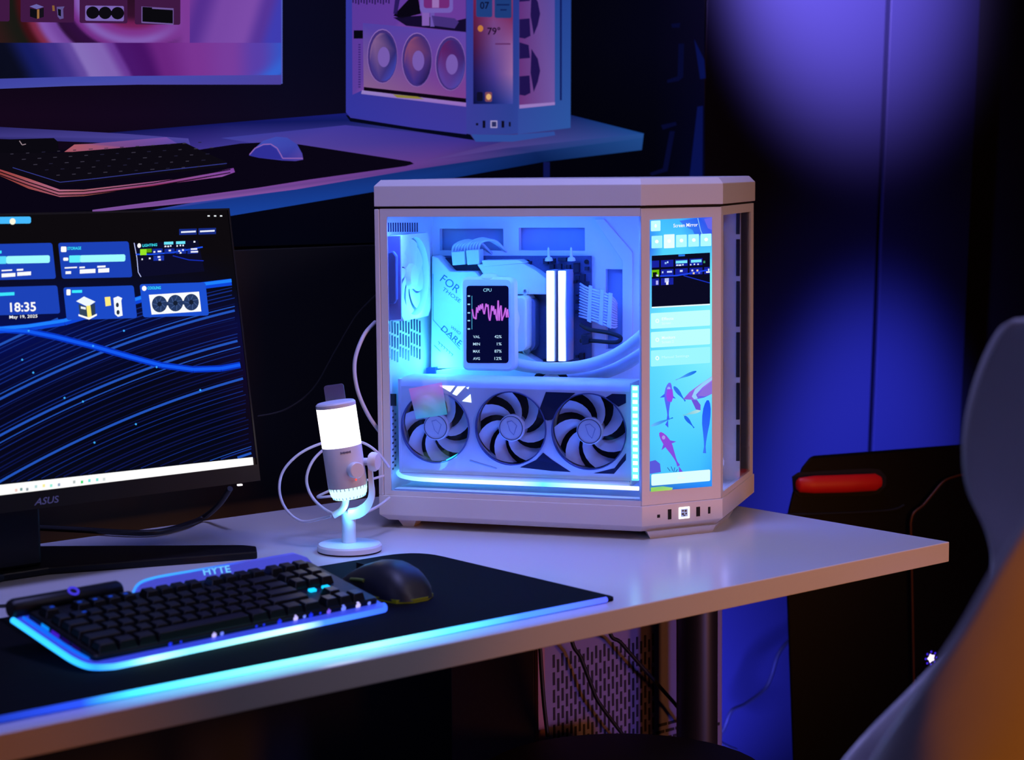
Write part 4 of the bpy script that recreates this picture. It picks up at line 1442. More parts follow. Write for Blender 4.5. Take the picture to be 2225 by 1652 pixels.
# lamps for the case's LED glow, with an added fill at the front
pc_light('case_led_left', 'POINT', (0.050, 0.085, 0.300), 0.36, (0.06, 0.58, 1.0), 0.02)
pc_light('case_led_mid', 'POINT', (0.040, 0.145, 0.220), 0.20, (0.10, 0.72, 1.0), 0.02)
pc_light('case_led_top', 'POINT', (0.20, 0.10, 0.425), 0.40, (0.03, 0.13, 1.0), 0.02)
pc_light('case_led_right', 'POINT', (0.335, 0.10, 0.32), 0.52, (0.05, 0.14, 1.0), 0.02)
pc_light('case_led_floor', 'AREA', (0.19, 0.012, 0.060), 0.36, (0.08, 0.22, 1.0), 0.30, (0.19, 0.035, 0.2), 0.012)
pc_light('case_front_fill', 'AREA', (0.19, 0.010, 0.430), 1.40, (0.06, 0.19, 1.0), 0.32, (0.19, 0.030, 0.15), 0.008)  # added fill that brightens the graphics card in blue
pc_light('case_led_corner', 'POINT', (0.452, 0.165, 0.085), 0.05, (0.45, 0.42, 1.0), 0.01)

# ------------------------------------------------------------------ monitor
MC = Vector((-1.026, 0.68, DTOP))
mon = thing('monitor', 'black desktop monitor showing blue light trails and dashboard tiles', 'monitor', MC)
bpy.context.view_layer.update()
MU = Vector((1, 0, 0))
MV = Vector((0, 0.060, 0.355)).normalized()
MN = MU.cross(MV)                       # towards the user
if MN.y > 0:
    MN.negate()
MO = Vector((-1.026, 0.56, 0.846)) - MC   # centre of the lower edge of the panel
MW, MH = 0.306, 0.360


def mp(u, v, n=0.0):
    return MO + MU * u + MV * v + MN * n


b = MB()
prof = [(-MW, 0), (MW, 0), (MW, MH), (-MW, MH)]
b.rings([[mp(u, v, 0.0) for u, v in prof], [mp(u, v, -0.008) for u, v in prof], [mp(u * 0.9, 0.03 + v * 0.84, -0.030) for u, v in prof]])
build('panel_housing', b, M_BLACK, mon, bevel=0.002)
b = MB()
for u0, u1, v0, v1 in ((-MW, MW, 0, 0.0215), (-MW, MW, MH - 0.0025, MH), (-MW, -MW + 0.0025, 0.0215, MH - 0.0025), (MW - 0.0025, MW, 0.0215, MH - 0.0025)):
    b.prism([mp(u0, v0, 0), mp(u1, v0, 0), mp(u1, v1, 0), mp(u0, v1, 0)], MN * 0.0018)
build('bezel', b, M_BLACK, mon)
SM = Sheet(MC + mp(0, 0, 0.0004), MN, mon, 0.00008)
LEAN = 0.113


def med(x, y):
    return x + LEAN * (y - 470)


# picture ground: near black with a warm top
L_ = (-560, -300, 0, 200, 400, 500)
SM.grid([-516, -200, 60, 260, 420, 493], [464, 560, 650, 735, 850, 960, 1056], [
    [(13, 10, 14)] * 6, [(13, 10, 14)] * 6, [(10, 10, 26), (8, 12, 60), (8, 14, 60), (8, 12, 44), (10, 10, 30), (10, 10, 20)],
    [(6, 14, 90), (6, 16, 100), (6, 14, 80), (6, 10, 54), (12, 10, 50), (10, 12, 60)], [(6, 8, 40), (6, 8, 44), (5, 7, 36), (6, 7, 24), (10, 8, 30), (16, 8, 40)],
    [(10, 6, 30), (8, 6, 28), (6, 6, 22), (4, 6, 20), (4, 6, 20), (14, 8, 24)], [(8, 8, 30), (6, 8, 28), (6, 8, 24), (5, 7, 22), (6, 8, 24), (12, 8, 30)]], 0, 3,
    warp=lambda x, y: (x + LEAN * (y - 464) * 1.02, y - (x + LEAN * (y - 464)) * (0.020 + 0.090 * (y - 464) / 592)))
scr = SM.done('screen', SCREEN, mon)
# white task bar with small icons
SM.poly([(-451, 1106), (0, 1054), (549, 993.5), (551, 1012.5), (0, 1079), (-447, 1131)], (255, 255, 255), 2)
for x, y, c in ((35, 1066, (240, 200, 190)), (46, 1064, (120, 160, 160)), (59, 1064, (150, 160, 170)), (78, 1058, (180, 220, 220)), (95, 1056, (250, 240, 150)), (111, 1056, (150, 240, 220)), (128, 1054, (150, 170, 200)), (161, 1048, (180, 190, 190)), (178, 1048, (60, 220, 120)), (194, 1045, (110, 230, 220)), (211, 1043, (130, 230, 220)), (226, 1042, (210, 220, 220))):
    SM.rect(x - 2.5, y - 3, x + 2.5, y + 3, c, 3, -0.12)
SM.done('task_bar', SCREEN, scr)
# flowing light trails
rt = random.Random(11)


def trail(yr, w, c, layer):
    """one arc sweeping up to the right; yr is its height at the right edge"""
    k = 0.22 + 0.12 * (yr - 650) / 350
    run = []
    for j in range(181):
        x = -510 + 6 * j
        y = yr + k * (522 - x) + 0.00028 * (522 - x) ** 2
        ok = -518 + 0.109 * (y - 482) + 6 < x < 497 + LEAN * (y - 455) - 8 and 705 - max(0, x - 60) * 0.19 < y < 1052 - 0.110 * x
        if ok:
            run.append((x, y))
    if len(run) > 1:
        SM.line(run, w, c, layer)


for i in range(112):
    yr = 628 + (i if i < 64 else 63 - i) * 9.4 + rt.uniform(-3, 3)
    q = rt.random()
    c = (14, 22, 78) if q < 0.5 else ((20, 44, 130) if q < 0.8 else (34, 84, 190))
    trail(yr, rt.uniform(1.0, 2.6) if q < 0.9 else 5.0, c, 1)
SM.done('light_trails', SCREEN, scr)['kind'] = 'stuff'
# two bright bands that cross
P_ = [(-480, 742), (-200, 736), (-60, 722), (60, 712), (140, 700), (220, 676), (300, 652), (360, 634), (430, 622), (503, 613)]
SM.line(P_, 15, (14, 70, 220), 2)
SM.line([(x, y - 3) for x, y in P_], 7, (30, 130, 255), 3)
SM.done('light_band', SCREEN, scr)
P_ = [(-480, 640), (-250, 690), (-100, 708), (0, 716), (60, 720), (120, 732), (200, 752), (280, 775), (350, 794), (420, 803), (480, 801), (522, 793)]
SM.line(P_, 14, (8, 50, 190), 2)
SM.line(P_, 7, (18, 90, 245), 3)
SM.done('light_band', SCREEN, scr)
for x, y in ((269, 719), (202, 752), (62, 719), (48, 782), (72, 810), (340, 798), (435, 848), (140, 865), (295, 922), (205, 962), (180, 873)):
    SM.disc(x, y, 2.2, 2.2, (60, 170, 255), 4)
SM.done('light_sparks', SCREEN, scr)['kind'] = 'stuff'
# dashboard tiles
CARD = (28, 66, 184)


def card(x0, y0, x1, y1, slope, c=CARD, layer=5):
    SM.rect(x0, y0, x1, y1, c, layer, slope, LEAN * 0.95, 5)


SM.rect(-200, 474, 67, 489, (70, 186, 255), 5, -0.012, 0, 4)
SM.disc(27, 481.5, 6.5, 7.0, (255, 250, 225), 6)
SM.done('search_bar', SCREEN, scr)
for x in (453, 467, 480):
    SM.rect(x - 2.5, 468, x + 2.5, 471, (230, 235, 240), 6)
    SM.done('window_button', SCREEN, scr)
SM.rect(389, 498, 427, 511, (24, 44, 130), 5, -0.03)
SM.rect(393, 503, 425, 506.5, (235, 240, 255), 6, -0.05)
SM.done('menu_button', SCREEN, scr)
SM.rect(431, 496.5, 469, 510, (24, 44, 130), 5, -0.03)
SM.rect(434, 501.5, 466, 505, (235, 240, 255), 6, -0.05)
SM.done('menu_button', SCREEN, scr)
card(-160, 534, 113, 612, -0.022)
SM.rect(-160, 560.5, 13, 577, (90, 220, 255), 6, -0.02)
SM.rect(13, 557, 108, 573.5, (160, 252, 255), 6, -0.022, 0, 4)
for x0, x1, y0, y1 in ((3, 26, 587, 590), (36, 50, 585, 589), (3, 33, 595, 603), (37, 67, 592, 600)):
    SM.rect(x0, y0, x1, y1, (250, 252, 255), 6, -0.06)
SM.rect(-30, 545, 3, 551, (60, 230, 255), 6)
SM.done('memory_tile', SCREEN, scr)
card(126, 528, 279, 606, -0.022)
SM.rect(132, 536, 144, 548, (255, 255, 255), 6, 0, 0, 2)
SM.text('STORAGE', quad(146, 537, 176, 543.5, -0.03), (60, 235, 255), 6, 0.02)
SM.rect(150, 555.5, 175, 571, (96, 240, 255), 6, -0.022, 0, 2)
SM.rect(173, 555, 272, 570.5, (160, 252, 255), 6, -0.022, 0, 4)
SM.rect(137, 560, 148, 567, (250, 252, 255), 6, 0, 0, 2)
for x0, x1, y0, y1 in ((140, 167, 581, 584), (142, 154, 590, 596), (172, 184, 580, 583.5), (173, 207, 586, 595), (211, 229, 578, 582), (213, 237, 584, 593)):
    SM.rect(x0, y0, x1, y1, (250, 252, 255), 6, -0.05)
SM.done('storage_tile', SCREEN, scr)
card(-160, 629, 124, 690, -0.030)
SM.text('18:35', quad(21, 658, 77, 678.5, -0.03, 0.05), (255, 255, 255), 7, 0.02)
SM.text('May 19, 2025', quad(20, 686, 81, 695, -0.04), (250, 252, 255), 7, 0.01)
SM.rect(-30, 638, 31, 645, (60, 230, 255), 6, -0.05)
SM.done('clock_tile', SCREEN, scr)
card(137, 625, 290, 696, -0.030, (28, 74, 200))
SM.rect(144, 629, 153, 642, (255, 255, 255), 6, 0, 0, 2)
SM.rect(156, 631, 178, 637, (60, 235, 255), 6, -0.03)
SM.poly([(165, 655), (182, 644.5), (207, 656), (190, 667)], (240, 250, 255), 7)
SM.poly([(170, 661), (188, 667), (190, 692), (173, 684)], (50, 70, 92), 7)
SM.poly([(189, 667), (206, 659), (207, 684), (191, 692)], (44, 62, 90), 7)
SM.poly([(187, 665), (196, 664), (199, 689), (190, 691)], (255, 240, 120), 8)
SM.poly([(170, 683), (192, 690), (210, 682), (210, 686), (193, 695), (170, 687)], (255, 255, 255), 8)
SM.rect(175, 666, 186, 671, (240, 245, 250), 8, 0.2)
SM.poly([(227, 646), (239, 645), (241, 664), (229, 666)], (255, 236, 130), 7)
SM.poly([(246, 648), (256, 644), (265, 648), (263, 654), (266, 686), (256, 689), (249, 683)], (245, 250, 255), 7)
SM.disc(254.5, 663, 3.2, 5, (40, 50, 74), 8)
SM.disc(256, 679, 3.4, 5, (40, 50, 74), 8)
SM.done('parts_tile', SCREEN, scr)
card(303, 618, 446, 690, -0.030, (28, 80, 210))
SM.disc(313, 627, 5, 5.5, (255, 255, 255), 6)
SM.text('COOLING', quad(320, 623, 349, 629.5, -0.03), (60, 235, 255), 6, 0.02)
SM.poly([(323, 641), (432, 634), (437, 677), (329, 684)], (250, 252, 255), 7)
for k in range(3):
    SM.disc(346 + 34.5 * k, 661 - 2.0 * k, 16.5, 18.0, (38, 58, 100), 8)
    SM.disc(346 + 34.5 * k, 661 - 2.0 * k, 5, 5.5, (20, 30, 50), 9)
    for j in range(7):
        a = j * 2 * math.pi / 7
        SM.line([(346 + 34.5 * k + 5 * math.cos(a), 661 - 2 * k + 5 * math.sin(a)), (346 + 34.5 * k + 15 * math.cos(a + 0.5), 661 - 2 * k + 16 * math.sin(a + 0.5))], 1.2, (70, 96, 150), 9)
SM.rect(362, 656, 366, 664, (38, 58, 100), 8)
SM.rect(396, 654, 400, 662, (38, 58, 100), 8)
SM.done('cooling_tile', SCREEN, scr)
# mirrored thumbnail tile
SM.poly([(292, 530), (430, 522), (444, 590), (303, 602)], (12, 12, 40), 5)
SM.line([(291, 528), (297, 560), (300, 592), (306, 602)], 1.6, (190, 200, 255), 6)
SM.disc(302, 534, 4, 5, (255, 255, 255), 7)
SM.text('LIGHTING', quad(309, 531, 341, 537, -0.06), (60, 235, 255), 7, 0.02)
SM.rect(304, 542, 318, 555, (150, 230, 40), 7, -0.04)
SM.rect(318, 541, 329, 549, (90, 160, 10), 7, -0.04)
SM.rect(356, 526, 376, 532, (110, 230, 255), 7, -0.04)
SM.rect(382, 525, 402, 531, (110, 230, 255), 7, -0.04)
for x, y, w in ((357, 534, 4), (363, 534, 4), (369, 533, 3), (383, 533, 3), (390, 532, 3), (396, 532, 3), (333, 546, 4), (342, 545, 8), (366, 543, 5), (387, 544, 4), (395, 542, 4), (414, 540, 14), (414, 546, 16), (390, 548, 4), (342, 557, 6), (344, 563, 5), (307, 562, 3), (323, 560, 4), (420, 524, 4)):
    SM.rect(x, y, x + w, y + 3.5, (235, 238, 255), 7, -0.04)
SM.rect(333, 556, 356, 567, (26, 50, 170), 6, -0.04)
for x in (331, 357, 382, 407):
    SM.rect(x, 541, x + 22, 552, (22, 44, 150), 6, -0.04)
SM.line([(295, 553), (330, 553), (375, 549), (440, 537)], 3, (26, 80, 240), 6)
SM.line([(375, 556), (410, 565), (442, 567)], 2, (22, 46, 190), 6)
SM.done('lighting_tile', SCREEN, scr)
# maker's letters on the bezel and the power light
SB = Sheet(MC + mp(0, 0, 0.0020), MN, mon, 0.0001)
SB.text('ASUS', [(80, 1083), (128, 1077), (127, 1092), (74, 1099)], (80, 80, 110), 1, 0.01)
build('maker_letters', SB.mb, mat('grey_letters', (120, 120, 150), 0.5), mon)
c = hit(520, 1053, MC + mp(0, 0, 0.0015), MN) - MC
b = MB()
b.box(c.x - 0.003, c.x + 0.003, c.y - 0.003, c.y + 0.001, c.z - 0.0015, c.z + 0.0005)
build('power_light', b, glow('white_led', (255, 245, 250), 1.5), mon)
# stand
b = MB()
b.box(-0.032, 0.030, -0.045, 0.005, 0.010, 0.215)
build('stand_column', b, M_BLACK, mon, bevel=0.004)
b = MB()
b.box(-0.055, 0.055, -0.070, -0.02, 0.17, 0.26)
build('stand_head', b, M_BLACK, mon, bevel=0.004)
pb = [(-0.747 + 1.026, 0.528 - 0.68), (-0.728 + 1.026, 0.560 - 0.68), (-0.735 + 1.026, 0.578 - 0.68), (0.06, 0.10), (-0.06, 0.10), (-0.30, -0.10), (-0.28, -0.152), (-0.03, -0.062), (0.03, -0.062)]
b = MB()
b.rings([[(x, y, 0.0) for x, y in pb], [(x, y, 0.010) for x, y in pb]])
build('stand_base', b, M_BLACK, mon, bevel=0.002)

# ------------------------------------------------------------------ mouse pad with a lit front edge
pad = thing('mouse_pad', 'large black mouse pad with a glowing blue strip along its front edge', 'mouse pad', (-1.02, 0.225, DTOP))
px0, px1, py0, py1 = -0.47, 0.450, -0.192, 0.195
rp = round_poly([(px0, py0), (px1, py0), (px1, py1), (px0, py1)], [0.02, 0.016, 0.055, 0.03], 7)
b = MB()
b.rings([[(v.x, v.y, 0.0) for v in rp], [(v.x, v.y, 0.0035) for v in rp]])
build('pad_surface', b, mat('black_pad_cloth', (10, 10, 15), 0.85, bump=0.25, scale=1500, var=0.15, spec=0.08), pad)
b = MB()
b.tube([(-0.42, py0 - 0.001, 0.0040), (0.0, py0 - 0.001, 0.0040), (0.43, py0 - 0.001, 0.0040)], 0.0034, 8, 4)
build('edge_light', b, strip_glow('pad_edge_light', 0, [(-0.42, (10, 8, 40)), (-0.24, (30, 60, 190)), (-0.18, (60, 190, 255)), (-0.05, (110, 245, 255)), (0.10, (140, 255, 255)), (0.20, (80, 200, 255)), (0.30, (60, 120, 255)), (0.43, (70, 80, 220))], 2.2), pad, smooth=60)
for x in (-0.195, -0.125, 0.03, 0.07, -0.02):
    b = MB()
    b.lathe([(0.0, -0.003), (0.002, -0.002), (0.0028, 0.0), (0.002, 0.002), (0.0, 0.003)], (x, py0 - 0.001, 0.0036), (0, 0, 1), 10)
    build('bright_led', b, glow('pad_led', (150, 255, 255), 2.2), pad, smooth=60)

# ------------------------------------------------------------------ keyboard
KA = math.radians(4.2)
KO = Vector((-1.1935, 0.124, DTOP + 0.0046))
kb = thing('keyboard', 'black mechanical keyboard on a glowing blue translucent base', 'keyboard', KO, KA)
KT = math.radians(11.5)
KM = Matrix.Rotation(KT, 4, 'X')            # rear edge raised on feet
kroot = KM


def kpart(name, mb, m, parent=kb, **k):
    mb2 = MB()
    mb2.v = [tuple(KM @ Vector(q)) for q in mb.v]
    mb2.f = mb.f
    return build(name, mb2, m, parent, **k)


KW, KD = 0.386, 0.150
outline = round_poly([(-0.008, 0.0), (KW - 0.004, 0.0), (KW - 0.004, KD), (-0.008, KD)], [0.030, 0.012, 0.012, 0.012], 8)
M_ACRYL = mat('blue_frosted_acrylic', (90, 110, 200), 0.35, emit=(40, 70, 255), strength=0.30)
b = MB()
b.rings([[(v.x, v.y, 0.0025) for v in outline], [(v.x, v.y, 0.0050) for v in outline], [(v.x, v.y, 0.0060) for v in inset(outline, 0.004)]])
kpart('acrylic_base', b, M_ACRYL)
# glowing rim: front and left side
rim = [Vector((v.x, v.y, 0.0035)) for v in outline]
path = [Vector((-0.010, 0.146, 0.0032)), Vector((-0.010, 0.10, 0.0032)), Vector((-0.010, 0.055, 0.0032)), Vector((-0.009, 0.028, 0.0032)), Vector((-0.003, 0.009, 0.0032)), Vector((0.014, 0.0, 0.0032)), Vector((0.035, -0.002, 0.0032)), Vector((0.12, -0.002, 0.0032)), Vector((0.25, -0.002, 0.0032)), Vector((0.360, -0.002, 0.0032)), Vector((0.376, 0.001, 0.0032)), Vector((0.382, 0.010, 0.0032))]
b = MB()
b.tube(path, 0.0032, 8, 5)
kpart('rim_light', b, strip_glow('keyboard_rim_light', 0, [(-0.02, (50, 190, 255)), (0.0, (40, 140, 255)), (0.035, (90, 190, 255)), (0.06, (170, 250, 255)), (0.11, (120, 220, 255)), (0.17, (150, 245, 255)), (0.25, (190, 250, 255)), (0.285, (60, 120, 255)), (0.39, (50, 90, 240))], 1.9), smooth=60)
b = MB()
b.tube([(-0.001, 0.140, 0.0062), (-0.001, 0.06, 0.0062), (0.002, 0.020, 0.0062)], 0.0020, 8, 4)
kpart('side_light', b, glow('side_light', (16, 110, 255), 1.0), smooth=60)
bo = round_poly([(0.004, 0.012), (0.376, 0.012), (0.376, 0.142), (0.004, 0.142)], 0.006, 4)
b = MB()
b.rings([[(v.x, v.y, 0.0055) for v in bo], [(v.x, v.y, 0.0105) for v in bo], [(v.x, v.y, 0.0120) for v in inset(bo, 0.002)]])
kpart('key_deck', b, M_BLACK)
# key caps
KEYM = {}
M_KEY = mat('black_keycap', (13, 13, 17), 0.35, var=0.1)


def key_mesh(w):
    if w not in KEYM:
        mb = MB()
        h0, h1 = w * 0.019 / 2 - 0.0006, w * 0.019 / 2 - 0.0030
        d0, d1 = 0.0089, 0.0064
        mb.rings([[(-h0, -d0, 0), (h0, -d0, 0), (h0, d0, 0), (-h0, d0, 0)], [(-h1, -d1 + 0.001, 0.0085), (h1, -d1 + 0.001, 0.0085), (h1, d1 + 0.001, 0.0080), (-h1, d1 + 0.001, 0.0080)]])
        o = build('key', mb, M_KEY, kb, bevel=0.0008)
        KEYM[w] = (o, [False])
    return KEYM[w]


def put_key(u, v, w):
    o, used = key_mesh(w)
    M = KM @ Matrix.Translation((u, v, 0.0120))
    if not used[0]:
        used[0] = True
        o.matrix_local = M
    else:
        copy_part(o, kb, M)


ROWS = [(0.0225, [1.25, 1.25, 1.25, 6.25, 1.25, 1.25, 1.25, 1.25]), (0.0415, [2.25] + [1] * 10 + [2.75]), (0.0605, [1.75] + [1] * 11 + [2.25]), (0.0795, [1.5] + [1] * 12 + [1.5]), (0.0985, [1] * 13 + [2])]
U0 = 0.010
for v, ws in ROWS:
    u = U0
    for w in ws:
        put_key(u + w * 0.0095, v, w)
        u += w * 0.019
for k, x in enumerate((0, 2, 3, 4, 5, 6.5, 7.5, 8.5, 9.5, 11, 12, 13, 14)):
    put_key(U0 + (x + 0.5) * 0.019, 0.1235, 1)
NU = U0 + 15.35 * 0.019
for r_, v in ((0, 0.1235), (1, 0.0985), (2, 0.0795)):
    for k in range(3):
        put_key(NU + (k + 0.5) * 0.019, v, 1)
for k in range(3):
    put_key(NU + (k + 0.5) * 0.019, 0.0225, 1)
put_key(NU + 1.5 * 0.019, 0.0415, 1)
# lit legends: small glints on a few caps
for u, v, c in ((0.022, 0.124, 0), (0.055, 0.124, 0), (0.074, 0.124, 0), (0.093, 0.124, 0), (0.112, 0.124, 0), (0.045, 0.0985, 0), (0.318, 0.0605, 1), (0.338, 0.0615, 1)):
    b = MB()
    s = 0.0022 if c == 0 else 0.0042
    b.box(u - s, u + s, v - s * 0.6, v + s * 0.6, 0.0205 if c == 0 else 0.0122, 0.0209 if c == 0 else 0.0150)
    kpart('key_glint', b, glow('key_glint_blue', (40, 90, 255), 0.5) if c == 0 else glow('key_glint_cyan', (20, 190, 255), 1.6))
# switch lights that shine through along the front and left of the deck
for u, c, s in ((0.095, 0, 0.8), (0.108, 0, 0.5), (0.150, 1, 1.0), (0.160, 2, 0.8), (0.205, 0, 0.5), (0.215, 0, 0.5), (0.236, 0, 1.0), (0.258, 1, 1.1), (0.270, 2, 0.7), (0.279, 0, 1.0), (0.292, 0, 0.5), (0.304, 3, 1.0), (0.325, 2, 1.2), (0.346, 1, 1.2), (0.362, 2, 0.8)):
    b = MB()
    r_ = 0.0034 * s
    b.lathe([(0.0, -0.0005), (r_, -0.0004), (r_ * 0.8, 0.0008), (0.0, 0.0012)], (u, 0.0125, 0.0082), (0, -1, 0.2), 10)
    kpart('switch_light', b, (glow('sw_blue', (30, 50, 255), 1.0), glow('sw_white', (190, 180, 255), 1.3), glow('sw_pale', (110, 130, 255), 1.2), glow('sw_violet', (130, 100, 255), 1.0))[c], smooth=50)
for v, c in ((0.105, 0), (0.085, 1), (0.065, 2), (0.045, 2)):
    b = MB()
    b.box(0.0030, 0.0042, v - 0.007, v + 0.007, 0.0065, 0.0100)
    kpart('switch_light', b, (glow('sd_blue', (10, 140, 255), 1.0), glow('sd_violet', (80, 30, 230), 0.7), glow('sd_dark', (40, 16, 120), 0.5))[c])
# frosted back plate with glowing letters
b = MB()
bp = [(x, 0.1430 + (z - 0.006) * 1.1, z) for x, z in ((0.136, 0.006), (0.150, 0.0145), (0.172, 0.0170), (0.366, 0.0170), (0.380, 0.0120), (0.384, 0.006))]
b.rings([bp, [(x, y + 0.005, z) for x, y, z in bp]])
plate_back = kpart('back_plate', b, mat('violet_frosted_acrylic', (110, 116, 196), 0.35, emit=(60, 70, 220), strength=0.35))
b = MB()
b.tube([(0.134, 0.1440, 0.0065), (0.148, 0.1535, 0.0150), (0.172, 0.1565, 0.0178), (0.225, 0.1565, 0.0178), (0.30, 0.1565, 0.0178)], 0.0015, 8, 5)
kpart('plate_edge_light', b, strip_glow('plate_edge_light', 0, [(0.13, (60, 140, 255)), (0.17, (60, 160, 255)), (0.22, (60, 150, 255)), (0.27, (60, 90, 230)), (0.30, (70, 70, 180))], 1.3), plate_back, smooth=60)
KMW = rot_m(KO, KA)
pa, pb2, pc2 = [KMW @ (KM @ Vector(q)) for q in ((0.2, 0.1430, 0.006), (0.3, 0.1430, 0.006), (0.2, 0.1551, 0.0170))]
bpy.context.view_layer.update()
SK = Sheet(pa, (pb2 - pa).cross(pc2 - pa), kb, 0.0005)
SK.text('HYTE', [(439, 1236), (498, 1229), (502, 1244), (443, 1251)], (120, 200, 255), 1, 0.02)
o = build('glowing_letters', SK.mb, glow('letter_glow', (110, 195, 255), 1.1), plate_back)
# roller bar at the rear left
b = MB()
b.lathe([(0.0, 0.0), (0.0085, 0.0), (0.0105, 0.004), (0.0105, 0.130), (0.0085, 0.134), (0.0, 0.134)], (-0.010, 0.1535, 0.0125), (1, 0, 0), 24)
roll = kpart('roller_bar', b, M_BLACK, smooth=40)
b = MB()
b.lathe([(0.0065, 0.0), (0.0065, 0.0012), (0.0040, 0.0012), (0.0040, 0.0)], (0.063, 0.1495, 0.0220), (0, -0.4, 1), 20)
b.f = [q for q in b.f if len(q) == 4]
kpart('roller_ring', b, glow('violet_ring', (70, 60, 230), 0.9), roll, smooth=40)
for u in (0.03, 0.35):
    b = MB()
    v0 = KM @ Vector((u, 0.135, 0.002))
    b.box(v0.x - 0.012, v0.x + 0.012, v0.y - 0.010, v0.y + 0.008, 0.0, v0.z)
    build('riser_foot', b, M_BLACK, kb)

# ------------------------------------------------------------------ mouse
mouse = thing('computer_mouse', 'dark grey computer mouse with yellow-green trim on the black pad', 'mouse', (-0.757, 0.229, DTOP + 0.0036), math.radians(2))


def mouse_ring(v, wide, hgt, z0=0.002, n=20):
    pts = []
    for k in range(n):
        a = 2 * math.pi * k / n
        c, s = math.cos(a), math.sin(a)
        x = wide * (abs(c) ** 0.8) * (1 if c > 0 else -1)
        z = z0 + hgt * (max(0, s) ** 0.75) if s > 0 else z0
        pts.append((x, v + (0.004 * s if s > 0 else 0), z))
    return pts


prof = [(-0.0615, 0.010, 0.006), (-0.058, 0.020, 0.016), (-0.050, 0.0265, 0.026), (-0.036, 0.031, 0.0345), (-0.016, 0.0325, 0.0392), (0.006, 0.0315, 0.0375), (0.026, 0.030, 0.031), (0.044, 0.0295, 0.0225), (0.056, 0.027, 0.0155), (0.062, 0.021, 0.010)]
b = MB()
b.rings([mouse_ring(*q) for q in prof])
M_MOUSE = mat('dark_satin_plastic', (26, 27, 34), 0.5, var=0.05)
build('shell', b, M_MOUSE, mouse, smooth=60)
b = MB()
b.rings([[(x * 1.01, y, 0.0) for x, y in ((-0.010, -0.061), (0.010, -0.061), (0.027, -0.050), (0.0325, -0.015), (0.030, 0.03), (0.026, 0.056), (-0.026, 0.056), (-0.030, 0.03), (-0.0325, -0.015), (-0.027, -0.050))],
         [(x * 1.02, y, 0.0045) for x, y in ((-0.010, -0.0615), (0.010, -0.0615), (0.027, -0.050), (0.0325, -0.015), (0.030, 0.03), (0.026, 0.056), (-0.026, 0.056), (-0.030, 0.03), (-0.0325, -0.015), (-0.027, -0.050))]])
build('lower_trim', b, mat('yellow_green_trim', (120, 124, 20), 0.45, emit=(70, 74, 0), strength=0.25), mouse)
b = MB()
b.tube([(-0.0305, 0.006, 0.019), (-0.0308, 0.018, 0.0185), (-0.0300, 0.032, 0.0165)], 0.0024, 8, 4)
build('side_button', b, mat('olive_button', (84, 104, 40), 0.45), mouse, smooth=60)
b = MB()
b.cyl((-0.003, 0.040, 0.0215), (0.003, 0.040, 0.0215), 0.0075, n=20)
build('scroll_wheel', b, M_RUBBER, mouse, smooth=40)
b = MB()
b.box(-0.0005, 0.0005, 0.012, 0.060, 0.012, 0.0290)
build('button_split', b, M_MATTE, mouse)

# ------------------------------------------------------------------ microphone
LAT = Vector((CR.x, CR.y, 0)).normalized()
FWD = Vector((CD.x, CD.y, 0)).normalized()
mroot = Vector((-0.628, 0.490, DTOP))
mic = thing('microphone', 'white tilted desktop microphone with a glowing white top beside the computer tower', 'microphone', mroot)


def mq(lat, z, fwd=0.0):
    return LAT * lat + FWD * fwd + Vector((0, 0, z))


b = MB()
b.lathe([(0.0415, 0.0), (0.0420, 0.0022)], (0, 0, 0), n=40)
build('rubber_foot', b, M_RUBBER, mic, smooth=40)
b = MB()
b.lathe([(0.0424, 0.0022), (0.0424, 0.0080), (0.0405, 0.0105), (0.0095, 0.0120), (0.0, 0.0122)], (0, 0, 0), n=40)
build('base_disc', b, M_WHITE, mic, smooth=35)
b = MB()
b.lathe([(0.0095, 0.0115), (0.0093, 0.040), (0.0093, 0.052), (0.0, 0.052)], mq(-0.0006, 0), n=24)
build('stem', b, M_WHITE, mic, smooth=35)
AX = (mq(-0.0148, 0.195) - mq(0.0004, 0.077)).normalized()
B0 = mq(0.0004, 0.077)
b = MB()
b.lathe([(0.0, -0.006), (0.019, -0.006), (0.0235, -0.001), (0.0250, 0.006), (0.0250, 0.010)], B0, AX, 40)
build('lower_light', b, glow('mic_lower_light', (190, 250, 255), 1.6), mic, smooth=40)
ml = bpy.data.lights.new('microphone_underglow', 'POINT')
ml.energy, ml.color, ml.shadow_soft_size = 0.19, (0.05, 0.36, 1.0), 0.012
mlo = bpy.data.objects.new('microphone_underglow', ml)
COL.objects.link(mlo)
mlo.parent = mic
mlo.location = B0 - AX * 0.020 - FWD * 0.014
side = AX.orthogonal().normalized()
s2 = AX.cross(side)
for k in range(28):
    a = 2 * math.pi * k / 28
    d = side * math.cos(a) + s2 * math.sin(a)
    t = AX.cross(d)
    b = MB()
    q0 = B0 + d * 0.0253 + AX * 0.010
    q1 = B0 + d * 0.0205 - AX * 0.0050
    b.rings([[q0 + t * 0.0006 + d * 0.0006, q0 - t * 0.0006 + d * 0.0006, q0 - t * 0.0006 - d * 0.001, q0 + t * 0.0006 - d * 0.001], [q1 + t * 0.0005 + d * 0.0012, q1 - t * 0.0005 + d * 0.0012, q1 - t * 0.0005 - d * 0.0005, q1 + t * 0.0005 - d * 0.0005]])
    build('grille_rib', b, M_WHITE, mic)
b = MB()
b.lathe([(0.0256, 0.010), (0.0260, 0.0115), (0.0260, 0.0635), (0.0258, 0.0640)], B0, AX, 40)
build('body', b, M_WHITE, mic, smooth=35)
b = MB()
b.lathe([(0.0255, 0.0640), (0.0259, 0.0645), (0.0259, 0.1155), (0.0255, 0.1160)], B0, AX, 40)
build('glowing_top', b, glow('mic_top_light', (255, 250, 255), 3.0), mic, smooth=35)
